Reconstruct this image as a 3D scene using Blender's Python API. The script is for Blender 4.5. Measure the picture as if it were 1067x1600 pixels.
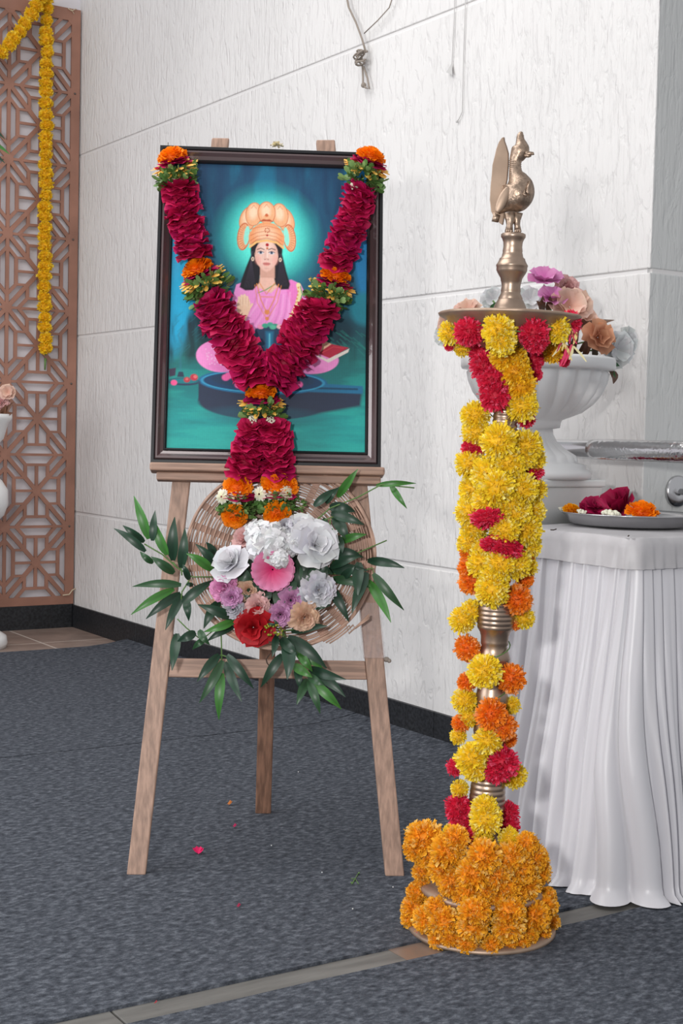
import bpy, math, random
import numpy as np
from math import sin, cos, pi, radians, sqrt, atan2
from mathutils import Vector, Matrix, Quaternion, noise
V = Vector
for o in list(bpy.data.objects): bpy.data.objects.remove(o)
C = bpy.context.scene.collection
SC = bpy.context.scene
random.seed(7)
rnd = random.uniform

# ------------------------------------------------------------------ camera
FPX, ROLL, H = 2200.0, 0.0235, 0.95
PITCH, YAW = math.atan(122/2200), radians(33.1)
Z = V((0, 0, 1))
R0 = V((cos(YAW), -sin(YAW), 0)); FH = V((sin(YAW), cos(YAW), 0))
FW = FH*cos(PITCH) - Z*sin(PITCH); U0 = Z*cos(PITCH) + FH*sin(PITCH)
IR = R0*cos(ROLL) + U0*sin(ROLL); IU = U0*cos(ROLL) - R0*sin(ROLL)
CAM = V((0, 0, H))
cd = bpy.data.cameras.new('camera'); cam = bpy.data.objects.new('camera', cd); C.objects.link(cam)
cd.sensor_fit = 'VERTICAL'; cd.sensor_height = 36; cd.lens = FPX/1600*36
cd.clip_start = 0.05
m = Matrix.Identity(4)
for i in range(3):
    m[i][0] = IR[i]; m[i][1] = IU[i]; m[i][2] = -FW[i]; m[i][3] = CAM[i]
cam.matrix_world = m
SC.camera = cam
SC.view_settings.view_transform = 'Standard'; SC.view_settings.look = 'None'
SC.view_settings.gamma = 1; SC.view_settings.use_curve_mapping = False
SC.view_settings.exposure = 0.06

# ------------------------------------------------------------------ light
w = bpy.data.worlds.new('world'); SC.world = w; w.use_nodes = True
w.node_tree.nodes['Background'].inputs[0].default_value = (0.96, 0.97, 1.0, 1)
w.node_tree.nodes['Background'].inputs[1].default_value = 0.52
def area(name, loc, target, sx, sy, power, col=(1, 1, 1)):
    l = bpy.data.lights.new(name, 'AREA'); l.shape = 'RECTANGLE'; l.size = sx; l.size_y = sy
    l.energy = power; l.color = col
    o = bpy.data.objects.new(name, l); C.objects.link(o); o.location = loc
    o.rotation_euler = (V(target)-V(loc)).to_track_quat('-Z', 'Y').to_euler()
    return o
area('photo_flash', CAM - R0*0.42 + Z*0.22 - FH*0.1, (1.9, 3.0, 0.8), 0.16, 0.12, 42, (1.0, 0.985, 0.96))
area('ceiling_light', (0.4, 3.2, 3.5), (0.9, 3.4, 0), 2.4, 2.4, 62, (1, 0.99, 0.97))
area('open_side_daylight', (-3.2, 3.2, 1.9), (2.6, 4.0, 1.0), 3.0, 2.4, 95, (0.97, 0.98, 1.0))

# ------------------------------------------------------------------ helpers: image ray onto real surfaces
def ray(x, y): return FW + IR*((x-533.5)/FPX) - IU*((y-800)/FPX)
def at_z(x, y, z=0.0):
    d = ray(x, y); return CAM + d*((z-H)/d.z)
def at_ax(x, y, ax, v):
    d = ray(x, y); return CAM + d*((v-CAM[ax])/d[ax])
def at_d(x, y, D): return CAM + ray(x, y)*D

def mat(name, col, rough=0.6, metal=0.0, bump=0.0, scale=40.0, stretch=(1, 1, 1), var=0.0, attr=None,
        trans=0.0, spec=0.5, sheen=0.0, det=4.0, dist=0.01, coord='Object', var_scale=None, col2=None):
    mt = bpy.data.materials.new(name); mt.use_nodes = True
    nt = mt.node_tree; N = nt.nodes; L = nt.links
    b = N['Principled BSDF']
    b.inputs['Base Color'].default_value = (*col, 1)
    b.inputs['Roughness'].default_value = rough; b.inputs['Metallic'].default_value = metal
    b.inputs['Specular IOR Level'].default_value = spec
    if sheen: b.inputs['Sheen Weight'].default_value = sheen
    src = None
    if attr:
        a = N.new('ShaderNodeVertexColor'); a.layer_name = attr; src = a.outputs['Color']
        L.new(src, b.inputs['Base Color'])
    if bump or var:
        tc = N.new('ShaderNodeTexCoord'); mp = N.new('ShaderNodeMapping')
        mp.inputs['Scale'].default_value = stretch
        L.new(tc.outputs[coord], mp.inputs['Vector'])
        nz = N.new('ShaderNodeTexNoise'); nz.inputs['Scale'].default_value = scale; nz.inputs['Detail'].default_value = det
        L.new(mp.outputs[0], nz.inputs['Vector'])
        if bump:
            bp = N.new('ShaderNodeBump'); bp.inputs['Strength'].default_value = bump; bp.inputs['Distance'].default_value = dist
            L.new(nz.outputs['Fac'], bp.inputs['Height']); L.new(bp.outputs[0], b.inputs['Normal'])
        if var:
            n2 = nz
            if var_scale:
                n2 = N.new('ShaderNodeTexNoise'); n2.inputs['Scale'].default_value = var_scale; n2.inputs['Detail'].default_value = 5
                L.new(mp.outputs[0], n2.inputs['Vector'])
            rp = N.new('ShaderNodeValToRGB')
            c2 = col2 or tuple(c*(1-var) for c in col)
            rp.color_ramp.elements[0].position = 0.35; rp.color_ramp.elements[1].position = 0.65
            rp.color_ramp.elements[0].color = (*c2, 1); rp.color_ramp.elements[1].color = (*[min(1, c*(1+var*0.4)) for c in col], 1)
            L.new(n2.outputs['Fac'], rp.inputs[0]); L.new(rp.outputs[0], b.inputs['Base Color'])
    if trans:
        out = N['Material Output']; tr = N.new('ShaderNodeBsdfTranslucent'); mx = N.new('ShaderNodeMixShader')
        mx.inputs[0].default_value = trans
        if src: L.new(src, tr.inputs['Color'])
        else: tr.inputs['Color'].default_value = (*col, 1)
        L.new(b.outputs[0], mx.inputs[1]); L.new(tr.outputs[0], mx.inputs[2]); L.new(mx.outputs[0], out.inputs['Surface'])
    return mt

M = {}
M['petal'] = mat('petal', (1, 1, 1), 0.55, attr='Col', trans=0.18, spec=0.3)
M['leafc'] = mat('leaf', (1, 1, 1), 0.38, attr='Col', trans=0.08)
M['paint'] = mat('print', (1, 1, 1), 0.45, attr='Col', spec=0.35, bump=0.05, scale=700, dist=0.001)
def plaster(name, c, st=1.0):
    mt = mat(name, c, 0.85)
    nt = mt.node_tree; N = nt.nodes; L = nt.links
    tc = N.new('ShaderNodeTexCoord')
    def nz(scale, stretch, det, dist=0.0):
        mp = N.new('ShaderNodeMapping'); mp.inputs['Scale'].default_value = stretch
        n = N.new('ShaderNodeTexNoise'); n.inputs['Scale'].default_value = scale; n.inputs['Detail'].default_value = det; n.inputs['Distortion'].default_value = dist
        L.new(tc.outputs['Object'], mp.inputs[0]); L.new(mp.outputs[0], n.inputs['Vector']); return n
    def ramp(src, p0, p1, c0=(0, 0, 0, 1), c1=(1, 1, 1, 1)):
        r = N.new('ShaderNodeValToRGB'); r.color_ramp.elements[0].position = p0; r.color_ramp.elements[1].position = p1
        r.color_ramp.elements[0].color = c0; r.color_ramp.elements[1].color = c1; L.new(src.outputs['Fac'], r.inputs[0]); return r
    comb = ramp(nz(75, (1, 1, 0.09), 3, 0.3), 0.42, 0.6)      # vertical comb marks
    pits = ramp(nz(42, (1, 1, 0.3), 5, 0.8), 0.3, 0.5)      # torn pits
    patch = ramp(nz(2.2, (1, 1, 0.8), 4), 0.38, 0.6)
    b1 = N.new('ShaderNodeBump'); b1.inputs['Strength'].default_value = 0.42*st; b1.inputs['Distance'].default_value = 0.004
    b2 = N.new('ShaderNodeBump'); b2.inputs['Strength'].default_value = 0.5*st; b2.inputs['Distance'].default_value = 0.006
    mx = N.new('ShaderNodeMath'); mx.operation = 'MULTIPLY'; L.new(comb.outputs[0], mx.inputs[0]); L.new(patch.outputs[0], mx.inputs[1])
    L.new(mx.outputs[0], b1.inputs['Height']); L.new(pits.outputs[0], b2.inputs['Height']); L.new(b1.outputs[0], b2.inputs['Normal'])
    L.new(b2.outputs[0], N['Principled BSDF'].inputs['Normal'])
    rp = ramp(nz(1.4, (1, 1, 0.5), 7), 0.3, 0.62, (*[x*0.92 for x in c], 1), (*c, 1))
    L.new(rp.outputs[0], N['Principled BSDF'].inputs['Base Color'])
    return mt
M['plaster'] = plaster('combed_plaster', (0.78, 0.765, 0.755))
M['plaster_shaded'] = plaster('shaded_plaster', (0.64, 0.65, 0.645), 0.7)  # same plaster, colour darkened to show the return wall receiving less light
M['groove'] = mat('groove_paint', (0.76, 0.745, 0.74), 0.7)
M['groove_dark'] = mat('groove_shadow_line', (0.5, 0.48, 0.47), 0.8)
M['white_paint'] = mat('lilac_white_paint', (0.74, 0.71, 0.74), 0.8, var=0.05, scale=2, bump=0.05)
M['granite'] = mat('black_granite', (0.022, 0.024, 0.028), 0.45, var=0.5, scale=90, bump=0.1, col2=(0.008, 0.009, 0.011))
M['tile'] = mat('brown_tile', (0.29, 0.215, 0.18), 0.5, var=0.25, scale=9)
M['stone'] = mat('grey_stone', (0.155, 0.15, 0.14), 0.6, var=0.3, scale=22, stretch=(0.25, 1.6, 1), bump=0.15)
M['grout'] = mat('grout', (0.5, 0.43, 0.38), 0.9)
M['slab'] = mat('floor_slab', (0.06, 0.06, 0.06), 0.9)
M['lattice'] = mat('brown_lattice', (0.34, 0.165, 0.115), 0.55, var=0.22, scale=5, bump=0.05)
M['lattice_edge'] = M['lattice']
M['cord'] = mat('jute_cord', (0.33, 0.28, 0.24), 0.9, bump=0.5, scale=300)
M['palecord'] = mat('pale_cord', (0.6, 0.5, 0.36), 0.9)
M['thread'] = mat('grey_thread', (0.52, 0.51, 0.5), 0.9)
M['wood_v'] = mat('wood_vertical', (0.4, 0.255, 0.19), 0.55, var=0.3, scale=16, stretch=(9, 9, 0.5), bump=0.12, dist=0.003)
M['wood_h'] = mat('wood_horizontal', (0.4, 0.25, 0.185), 0.55, var=0.35, scale=16, stretch=(0.5, 9, 9), bump=0.12, dist=0.003)
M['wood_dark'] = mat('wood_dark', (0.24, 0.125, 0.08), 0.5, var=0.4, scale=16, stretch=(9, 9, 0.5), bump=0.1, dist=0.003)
M['frame_black'] = mat('frame_black', (0.012, 0.012, 0.014), 0.3)
M['frame_brown'] = mat('frame_brown', (0.11, 0.07, 0.072), 0.25, spec=1.0, metal=0.25); M['frame_brown'].node_tree.nodes['Principled BSDF'].inputs['Coat Weight'].default_value = 0.8
M['nail'] = mat('nail_metal', (0.15, 0.14, 0.13), 0.4, metal=0.8)
M['cane'] = mat('cane', (0.58, 0.37, 0.28), 0.55, var=0.3, scale=25, bump=0.2, dist=0.002)
M['cane2'] = mat('cane_strip', (0.44, 0.25, 0.18), 0.55, var=0.3, scale=25, bump=0.2, dist=0.002)
M['brass'] = mat('brass', (0.44, 0.325, 0.25), 0.36, metal=0.9, var=0.25, scale=14, bump=0.04)
M['brass_cast'] = mat('cast_brass', (0.42, 0.31, 0.235), 0.4, metal=0.85, var=0.3, scale=150, bump=0.6, dist=0.0018, det=2)
M['brass_plain'] = mat('dull_brass', (0.44, 0.32, 0.24), 0.5, metal=0.75, var=0.12, scale=30)
M['steel'] = mat('stainless_steel', (0.62, 0.62, 0.63), 0.16, metal=1.0)
M['steel_soft'] = mat('worn_steel', (0.6, 0.6, 0.61), 0.24, metal=1.0, bump=0.03, scale=25)
M['foil'] = mat('crinkled_wrap', (0.66, 0.66, 0.67), 0.14, metal=1.0, bump=0.5, scale=60, dist=0.004)
M['white_gloss'] = mat('white_plastic', (0.84, 0.84, 0.84), 0.3, var=0.03, scale=8)
M['marble'] = mat('white_marble', (0.78, 0.8, 0.79), 0.3, var=0.1, scale=6)
M['satin'] = mat('white_satin', (0.64, 0.63, 0.665), 0.36, sheen=0.25, bump=0.25, scale=22, stretch=(1, 1, 0.12), spec=0.55, dist=0.006)
M['band'] = mat('skirt_band', (0.5, 0.485, 0.5), 0.45, bump=0.12, scale=30, dist=0.003, var=0.06)
M['tape'] = mat('brown_tape', (0.2, 0.145, 0.115), 0.3)
M['stem'] = mat('green_stem', (0.1, 0.2, 0.05), 0.5)
M['darkbit'] = mat('dried_bit', (0.06, 0.04, 0.03), 0.8)
def carpet_mat():
    mt = mat('grey_carpet', (0.1, 0.112, 0.135), 1.0, bump=0.5, scale=420, dist=0.004, spec=0.1)
    nt = mt.node_tree; N = nt.nodes; L = nt.links
    tc = N.new('ShaderNodeTexCoord')
    mp = N.new('ShaderNodeMapping'); mp.inputs['Scale'].default_value = (0.72, 1.1, 1); mp.inputs['Rotation'].default_value = (0, 0, radians(-33))
    L.new(tc.outputs['Object'], mp.inputs[0])
    n1 = N.new('ShaderNodeTexNoise'); n1.inputs['Scale'].default_value = 70; n1.inputs['Detail'].default_value = 8; n1.inputs['Roughness'].default_value = 0.72
    L.new(mp.outputs[0], n1.inputs['Vector'])
    rp = N.new('ShaderNodeValToRGB'); e = rp.color_ramp.elements
    e[0].position = 0.3; e[0].color = (0.022, 0.025, 0.032, 1); e[1].position = 0.7; e[1].color = (0.18, 0.195, 0.225, 1)
    q = rp.color_ramp.elements.new(0.5); q.color = (0.072, 0.08, 0.097, 1)
    L.new(n1.outputs['Fac'], rp.inputs[0]); L.new(rp.outputs[0], N['Principled BSDF'].inputs['Base Color'])
    return mt
M['carpet'] = carpet_mat()
def wrap_mat():
    mt = bpy.data.materials.new('clear_wrap'); mt.use_nodes = True
    nt = mt.node_tree; N = nt.nodes; L = nt.links
    b = N['Principled BSDF']; b.inputs['Base Color'].default_value = (0.75, 0.62, 0.6, 1); b.inputs['Roughness'].default_value = 0.12
    tc = N.new('ShaderNodeTexCoord'); nz = N.new('ShaderNodeTexNoise'); nz.inputs['Scale'].default_value = 55; nz.inputs['Detail'].default_value = 6; nz.inputs['Distortion'].default_value = 1.5
    bp = N.new('ShaderNodeBump'); bp.inputs['Strength'].default_value = 0.9; bp.inputs['Distance'].default_value = 0.006
    L.new(tc.outputs['Object'], nz.inputs[0]); L.new(nz.outputs[0], bp.inputs['Height']); L.new(bp.outputs[0], b.inputs['Normal'])
    t = N.new('ShaderNodeBsdfTransparent'); mx = N.new('ShaderNodeMixShader'); mx.inputs[0].default_value = 0.28
    L.new(t.outputs[0], mx.inputs[1]); L.new(b.outputs[0], mx.inputs[2]); L.new(mx.outputs[0], N['Material Output'].inputs['Surface'])
    return mt
M['wrap'] = wrap_mat()

class MB:
    def __init__(s): s.v = []; s.f = []; s.c = []; s.col = (1, 1, 1)
    def add(s, vs, fs, cols=None):
        n = len(s.v); s.v += [tuple(p) for p in vs]; s.f += [tuple(i+n for i in f) for f in fs]
        s.c += list(cols) if cols else [s.col]*len(vs)
    def box(s, x0, x1, y0, y1, z0, z1, T=None):
        vs = [V((x, y, z)) for z in (z0, z1) for y in (y0, y1) for x in (x0, x1)]
        if T: vs = [T(p) for p in vs]
        s.add(vs, [(0, 2, 3, 1), (4, 5, 7, 6), (0, 1, 5, 4), (2, 6, 7, 3), (0, 4, 6, 2), (1, 3, 7, 5)])
    def hexa(s, b, t):   # bottom 4, top 4 corners
        s.add(list(b)+list(t), [(3, 2, 1, 0), (4, 5, 6, 7), (0, 1, 5, 4), (1, 2, 6, 5), (2, 3, 7, 6), (3, 0, 4, 7)])
    def tube(s, pts, r, n=8, cap=True):
        pts = [V(p) for p in pts]; rs = r if isinstance(r, (list, tuple)) else [r]*len(pts)
        rings = []; a = None
        for i, p in enumerate(pts):
            t = (pts[min(i+1, len(pts)-1)]-pts[max(i-1, 0)]).normalized()
            if a is None: a = t.orthogonal().normalized()
            else:
                a = (a-t*a.dot(t)); a = a.normalized() if a.length > 1e-6 else t.orthogonal().normalized()
            b = t.cross(a)
            rings.append([p+(a*cos(2*pi*k/n)+b*sin(2*pi*k/n))*rs[i] for k in range(n)])
        vs = [q for rg in rings for q in rg]; fs = []
        for i in range(len(pts)-1):
            for k in range(n):
                k2 = (k+1) % n; fs.append((i*n+k, i*n+k2, (i+1)*n+k2, (i+1)*n+k))
        if cap: fs.append(tuple(range(n))[::-1]); fs.append(tuple((len(pts)-1)*n+k for k in range(n)))
        s.add(vs, fs)
    def lathe(s, prof, T, n=48, rmod=None, cap=True):
        vs = []; fs = []
        for j, (r, z) in enumerate(prof):
            for k in range(n):
                a = 2*pi*k/n; rr = r*(rmod(a, z, j) if rmod else 1)
                vs.append(T(V((rr*cos(a), rr*sin(a), z))))
        for j in range(len(prof)-1):
            for k in range(n):
                k2 = (k+1) % n; fs.append((j*n+k, j*n+k2, (j+1)*n+k2, (j+1)*n+k))
        if cap:
            fs.append(tuple(range(n))[::-1]); fs.append(tuple((len(prof)-1)*n+k for k in range(n)))
        s.add(vs, fs)
    def grid(s, fn, nu, nv, colfn=None):
        vs = [fn(i/nu, j/nv) for j in range(nv+1) for i in range(nu+1)]
        fs = [(j*(nu+1)+i, j*(nu+1)+i+1, (j+1)*(nu+1)+i+1, (j+1)*(nu+1)+i) for j in range(nv) for i in range(nu)]
        s.add(vs, fs, [colfn(i/nu, j/nv) for j in range(nv+1) for i in range(nu+1)] if colfn else None)
    def sph(s, c, r, nu=12, nv=8, T=None):
        sx, sy, sz = r if isinstance(r, (tuple, list)) else (r, r, r)
        vs = []
        for j in range(nv+1):
            for i in range(nu):
                a = 2*pi*i/nu; b = pi*j/nv
                p = V((sx*sin(b)*cos(a), sy*sin(b)*sin(a), -sz*cos(b)))
                if T: p = T @ p
                vs.append(V(c)+p)
        fs = [(j*nu+i, j*nu+(i+1) % nu, (j+1)*nu+(i+1) % nu, (j+1)*nu+i) for j in range(nv) for i in range(nu)]
        s.add(vs, fs)
    def mesh(s, name, mt, smooth=True, root=None, colors=False):
        vs = s.v
        if root is not None:
            inv = root['_m'] if False else ROOTM[root.name].inverted()
            vs = [tuple(inv @ V(p)) for p in vs]
        me = bpy.data.meshes.new(name); me.from_pydata(vs, [], s.f); me.update()
        if smooth: me.polygons.foreach_set('use_smooth', [True]*len(me.polygons))
        if colors:
            ca = me.color_attributes.new('Col', 'FLOAT_COLOR', 'POINT')
            buf = np.ones((len(s.c), 4), dtype=np.float32); buf[:, :3] = np.array(s.c, dtype=np.float32)
            ca.data.foreach_set('color', buf.ravel())
        me.materials.append(mt); return me

ROOTM = {}
def tag(o, label=None, cat=None, group=None, kind=None):
    if label: o['label'] = label
    if cat: o['category'] = cat
    if group: o['group'] = group
    if kind: o['kind'] = kind
    return o
def root(name, loc, label=None, cat=None, group=None, rot=None, kind=None):
    o = bpy.data.objects.new(name, None); C.objects.link(o); o.empty_display_size = 0.05
    o.location = loc
    mt = Matrix.Translation(V(loc))
    if rot is not None:
        o.rotation_euler = rot.to_euler() if isinstance(rot, (Matrix, Quaternion)) else rot
        mt = mt @ o.rotation_euler.to_matrix().to_4x4()
    ROOTM[o.name] = mt
    return tag(o, label, cat, group, kind)
def part(name, mb, mt, rt, label=None, smooth=True, colors=False, par=None, kind=None, bevel=0, auto=False):
    me = mb.mesh(name, mt, smooth and not bevel, rt, colors)
    o = bpy.data.objects.new(name, me); C.objects.link(o); o.parent = par or rt
    if auto or bevel:
        pass
    if bevel:
        b = o.modifiers.new('bevel', 'BEVEL'); b.width = bevel; b.segments = 2; b.limit_method = 'ANGLE'
    return tag(o, label, kind=kind)
def single(name, mb, mt, loc, label=None, cat=None, group=None, kind=None, smooth=True, colors=False, bevel=0):
    loc = V(loc); mb.v = [tuple(V(p)-loc) for p in mb.v]
    me = mb.mesh(name, mt, smooth and not bevel, None, colors)
    o = bpy.data.objects.new(name, me); C.objects.link(o); o.location = loc
    if bevel:
        b = o.modifiers.new('bevel', 'BEVEL'); b.width = bevel; b.segments = 2; b.limit_method = 'ANGLE'
    return tag(o, label, cat, group, kind)
def inst(name, me, world, rt=None, label=None, par=None):
    """instance of shared mesh at world matrix, parented to a root (or to a part whose local frame equals the root's)"""
    o = bpy.data.objects.new(name, me); C.objects.link(o)
    if rt is not None:
        o.parent = par or rt
        o.matrix_local = ROOTM[rt.name].inverted() @ world
    else: o.matrix_world = world
    if label: o['label'] = label
    return o
def align(n, spin=0.0, up='Z'):
    q = V((0, 0, 1)).rotation_difference(V(n).normalized())
    return (q.to_matrix() @ Matrix.Rotation(spin, 3, 'Z')).to_4x4()
def TRS(p, n, s=1.0, spin=None, sz=None):
    spin = rnd(0, 2*pi) if spin is None else spin
    return Matrix.Translation(V(p)) @ align(n, spin) @ Matrix.Diagonal((s, s, sz if sz else s, 1))

# ------------------------------------------------------------------ petals and flowers
def petal(mb, T, L, W, n=4, m=2, curl=0.0, cup=0.0, ruf=0.0, tip=1.0, c0=(1, 1, 1), c1=None, ph=0.0, base=0.25, jag=0.0):
    c1 = c1 or c0
    vs = []; cs = []; fs = []
    for i in range(n+1):
        t = i/n
        wd = W*0.5*(base+(1-base)*sin(min(1, t*1.25)*pi/2))
        if t > 0.75: wd *= 1-(1-tip)*((t-0.75)/0.25)**1.5
        for j in range(-m, m+1):
            u = j/m
            y = L*t*(1-0.12*abs(u)*t*(1 if tip > 0.5 else 0)); z = curl*L*t*t + cup*W*u*u*t + ruf*L*t*sin(u*4.1+ph+t*2.5)
            if i == n and jag: y += L*jag*((j % 2)*2-1)
            vs.append(T @ V((u*wd, y, z)))
            k = t**1.3
            cs.append(tuple(c0[a]*(1-k)+c1[a]*k for a in range(3)))
    w_ = 2*m+1
    for i in range(n):
        for j in range(2*m):
            fs.append((i*w_+j, i*w_+j+1, (i+1)*w_+j+1, (i+1)*w_+j))
    mb.add(vs, fs, cs)
def PT(az, el, r0=0.0, z0=0.0, roll=0.0):
    return Matrix.Translation((0, 0, z0)) @ Matrix.Rotation(az, 4, 'Z') @ Matrix.Translation((0, r0, 0)) @ Matrix.Rotation(el, 4, 'X') @ Matrix.Rotation(roll, 4, 'Y')
def jit(c, a=0.12):
    k = rnd(1-a, 1+a); return tuple(max(0, min(1, x*k*rnd(0.97, 1.03))) for x in c)
def flower(layers, c0, c1, n=4, m=2, **kw):
    """layers: (count, elevation, length, width, r0, z0)"""
    mb = MB()
    for (cnt, el, L, W, r0, z0) in layers:
        off = rnd(0, 6)
        for k in range(cnt):
            petal(mb, PT(off+2*pi*k/cnt+rnd(-.15, .15), el+rnd(-.12, .12), r0, z0, rnd(-.2, .2)), L*rnd(.9, 1.1), W*rnd(.9, 1.1), n, m,
                  ph=rnd(0, 6), c0=jit(c0), c1=jit(c1), **kw)
    return mb
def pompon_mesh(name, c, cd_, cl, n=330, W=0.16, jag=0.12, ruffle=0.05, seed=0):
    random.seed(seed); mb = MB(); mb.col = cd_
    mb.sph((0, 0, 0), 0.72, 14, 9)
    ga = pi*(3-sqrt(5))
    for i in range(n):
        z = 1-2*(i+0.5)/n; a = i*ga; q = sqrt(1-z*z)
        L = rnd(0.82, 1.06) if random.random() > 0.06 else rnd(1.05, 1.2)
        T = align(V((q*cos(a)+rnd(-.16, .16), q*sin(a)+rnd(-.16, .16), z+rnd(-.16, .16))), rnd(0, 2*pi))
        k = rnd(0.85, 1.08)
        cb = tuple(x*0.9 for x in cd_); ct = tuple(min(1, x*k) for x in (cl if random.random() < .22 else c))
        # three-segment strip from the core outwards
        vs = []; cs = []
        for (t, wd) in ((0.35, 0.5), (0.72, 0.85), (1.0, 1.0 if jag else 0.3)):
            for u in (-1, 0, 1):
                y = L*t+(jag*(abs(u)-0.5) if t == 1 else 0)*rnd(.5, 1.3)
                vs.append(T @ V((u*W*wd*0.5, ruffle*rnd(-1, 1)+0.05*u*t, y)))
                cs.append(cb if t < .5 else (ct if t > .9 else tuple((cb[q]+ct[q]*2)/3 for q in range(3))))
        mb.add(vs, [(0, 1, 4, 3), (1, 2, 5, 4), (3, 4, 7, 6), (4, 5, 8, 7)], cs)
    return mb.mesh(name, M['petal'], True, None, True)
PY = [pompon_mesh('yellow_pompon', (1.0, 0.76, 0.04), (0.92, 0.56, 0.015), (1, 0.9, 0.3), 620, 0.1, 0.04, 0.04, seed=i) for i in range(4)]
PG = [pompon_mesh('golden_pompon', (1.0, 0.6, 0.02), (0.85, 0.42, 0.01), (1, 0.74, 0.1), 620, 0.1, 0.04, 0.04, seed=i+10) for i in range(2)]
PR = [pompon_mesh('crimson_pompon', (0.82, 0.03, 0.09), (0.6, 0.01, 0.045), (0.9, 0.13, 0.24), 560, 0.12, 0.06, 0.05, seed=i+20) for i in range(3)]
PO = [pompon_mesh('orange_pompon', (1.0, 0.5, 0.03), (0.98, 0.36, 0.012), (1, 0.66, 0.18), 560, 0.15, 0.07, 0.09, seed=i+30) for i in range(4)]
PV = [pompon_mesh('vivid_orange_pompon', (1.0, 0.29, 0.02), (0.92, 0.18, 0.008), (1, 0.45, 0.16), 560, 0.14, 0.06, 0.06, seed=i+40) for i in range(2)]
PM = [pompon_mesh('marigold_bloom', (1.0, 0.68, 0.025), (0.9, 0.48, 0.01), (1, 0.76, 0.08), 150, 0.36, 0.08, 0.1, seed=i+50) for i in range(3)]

def marigold_mesh(name, c, c2, seed, half=True):
    random.seed(seed); mb = MB(); mb.col = c2; mb.sph((0, 0, 0.0), (0.6, 0.6, 0.45), 12, 8)
    for (cnt, el, r0, z0, L) in ((20, -0.1, .45, -.05, .6), (20, 0.15, .42, 0, .6), (18, .4, .38, .05, .58), (16, .65, .32, .1, .55), (13, .9, .22, .14, .55), (10, 1.15, .14, .18, .52), (6, 1.4, .06, .2, .5)):
        for k in range(cnt):
            petal(mb, PT(2*pi*k/cnt+rnd(-.2, .2), el+rnd(-.12, .12), r0, z0, rnd(-.7, .7)), L*rnd(.85, 1.1), .32, 2, 1, ruf=.14, c0=c2, c1=jit(c, .1), ph=rnd(0, 6), base=.4, jag=.06)
    return mb.mesh(name, M['petal'], True, None, True)
MG = [marigold_mesh('marigold', (1.0, 0.29, 0.004), (0.85, 0.16, 0.002), i) for i in range(3)]
MGY = marigold_mesh('yellow_marigold', (1.0, 0.5, 0.01), (0.85, 0.3, 0.004), 7)
def rose_mesh(name, c, c2, seed, spread=1.0, layers=None, ruf=.12):
    random.seed(seed)
    ly = layers or [(5, -.12, .97, 1.15, .05, -.05), (5, .2, .92, 1.1, .05, 0), (4, .55, .8, 1.0, .04, .02), (3, .95, .6, .8, .03, .04), (3, 1.25, .45, .55, .02, .06)]
    return flower(ly, c2, c, 4, 2, ruf=ruf, cup=.12, curl=-.08, base=.45).mesh(name, M['petal'], True, None, True)
CR, CR2 = (0.6, 0.012, 0.1), (0.36, 0.003, 0.04)
RS = [rose_mesh('rose', CR, CR2, i+1) for i in range(4)]
RSB = [rose_mesh('magenta_rose', (0.6, 0.012, 0.13), (0.34, 0.003, 0.055), i+9) for i in range(2)]
def ring_petals(name, c, c2, seed, cnt=14, L=.6, W=.26, el=-.1, r0=.55, sets=1):
    random.seed(seed)
    return flower([(cnt, el, L, W, r0, 0.05*k) for k in range(sets)], c2, c, 3, 1, cup=-.1, curl=-.1, tip=.3, base=.4).mesh(name, M['petal'], True, None, True)
DY = [ring_petals('yellow_petals', (1.0, .6, .14), (.9, .4, .04), 3, 16, .6, .27, 0.1)]
DW = [ring_petals('white_daisy', (.85, .83, .74), (.72, .68, .45), 4, 11, .8, .38, -.25, .12, 2)]
def leafball(name, seed, cnt=52):
    random.seed(seed); mb = MB()
    for k in range(cnt):
        az = rnd(0, 2*pi); el = rnd(-.7, .8); r0 = rnd(.25, .75)
        c = random.choice([(.08, .18, .04), (.12, .24, .06), (.19, .31, .1), (.06, .13, .03)])
        T = PT(az, el, r0, rnd(-.15, .15), rnd(-1.2, 1.2))
        petal(mb, T, rnd(.28, .42), rnd(.2, .3), 3, 1, cup=.15, c0=c, c1=jit(c, .25), base=.3, tip=.5)
    return mb.mesh(name, M['leafc'], True, None, True)
LB = [leafball('leaf_ring', i+1) for i in range(3)]
def puff(name, c, seed, n=26):
    random.seed(seed); mb = MB(); mb.col = c
    for k in range(n):
        a = rnd(0, 2*pi); r = sqrt(rnd(0, 1))*.75
        mb.sph((r*cos(a), r*sin(a), rnd(0, .35)*(1-r)), rnd(.14, .22), 6, 4)
    return mb.mesh(name, M['petal'], True, None, True)
JP = puff('jasmine_buds', (.82, .8, .66), 2)

# ------------------------------------------------------------------ the room
XW, YS, YC = 2.604, 6.343, 2.592
def struct(name, loc=(0, 0, 0)): return root(name, loc, kind='structure')
wr = struct('wall_right', (XW, YC, 0))
g = .011
rows = [(0.1, .545), (.545, 1.382), (1.382, 2.229), (2.229, 3.07), (3.07, 3.6)]
mb = MB(); mb.box(XW+.0028, XW+.15, YC+.012, YS+.2, 0, 3.6); part('wall_backing', mb, M['groove'], wr, smooth=False)
for z0, z1 in rows:
    mb = MB(); mb.box(XW, XW+.006, YC, YS+.1, z0+(0 if z0 < .2 else g/2), z1-g/2)
    part('plaster_panel', mb, M['plaster'], wr, bevel=.003)
    if z0 > .2:
        mb = MB(); mb.box(XW+.002, XW+.0035, YC+.013, YS+.1, z0+g/2-.0018, z0+g/2+.0002); part('groove_line', mb, M['groove_dark'], wr, smooth=False)
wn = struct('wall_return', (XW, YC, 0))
mb = MB(); mb.box(XW+.012, XW+3, YC+.0035, YC+.15, 0, 3.6); part('wall_backing', mb, M['groove'], wn, smooth=False)
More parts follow.
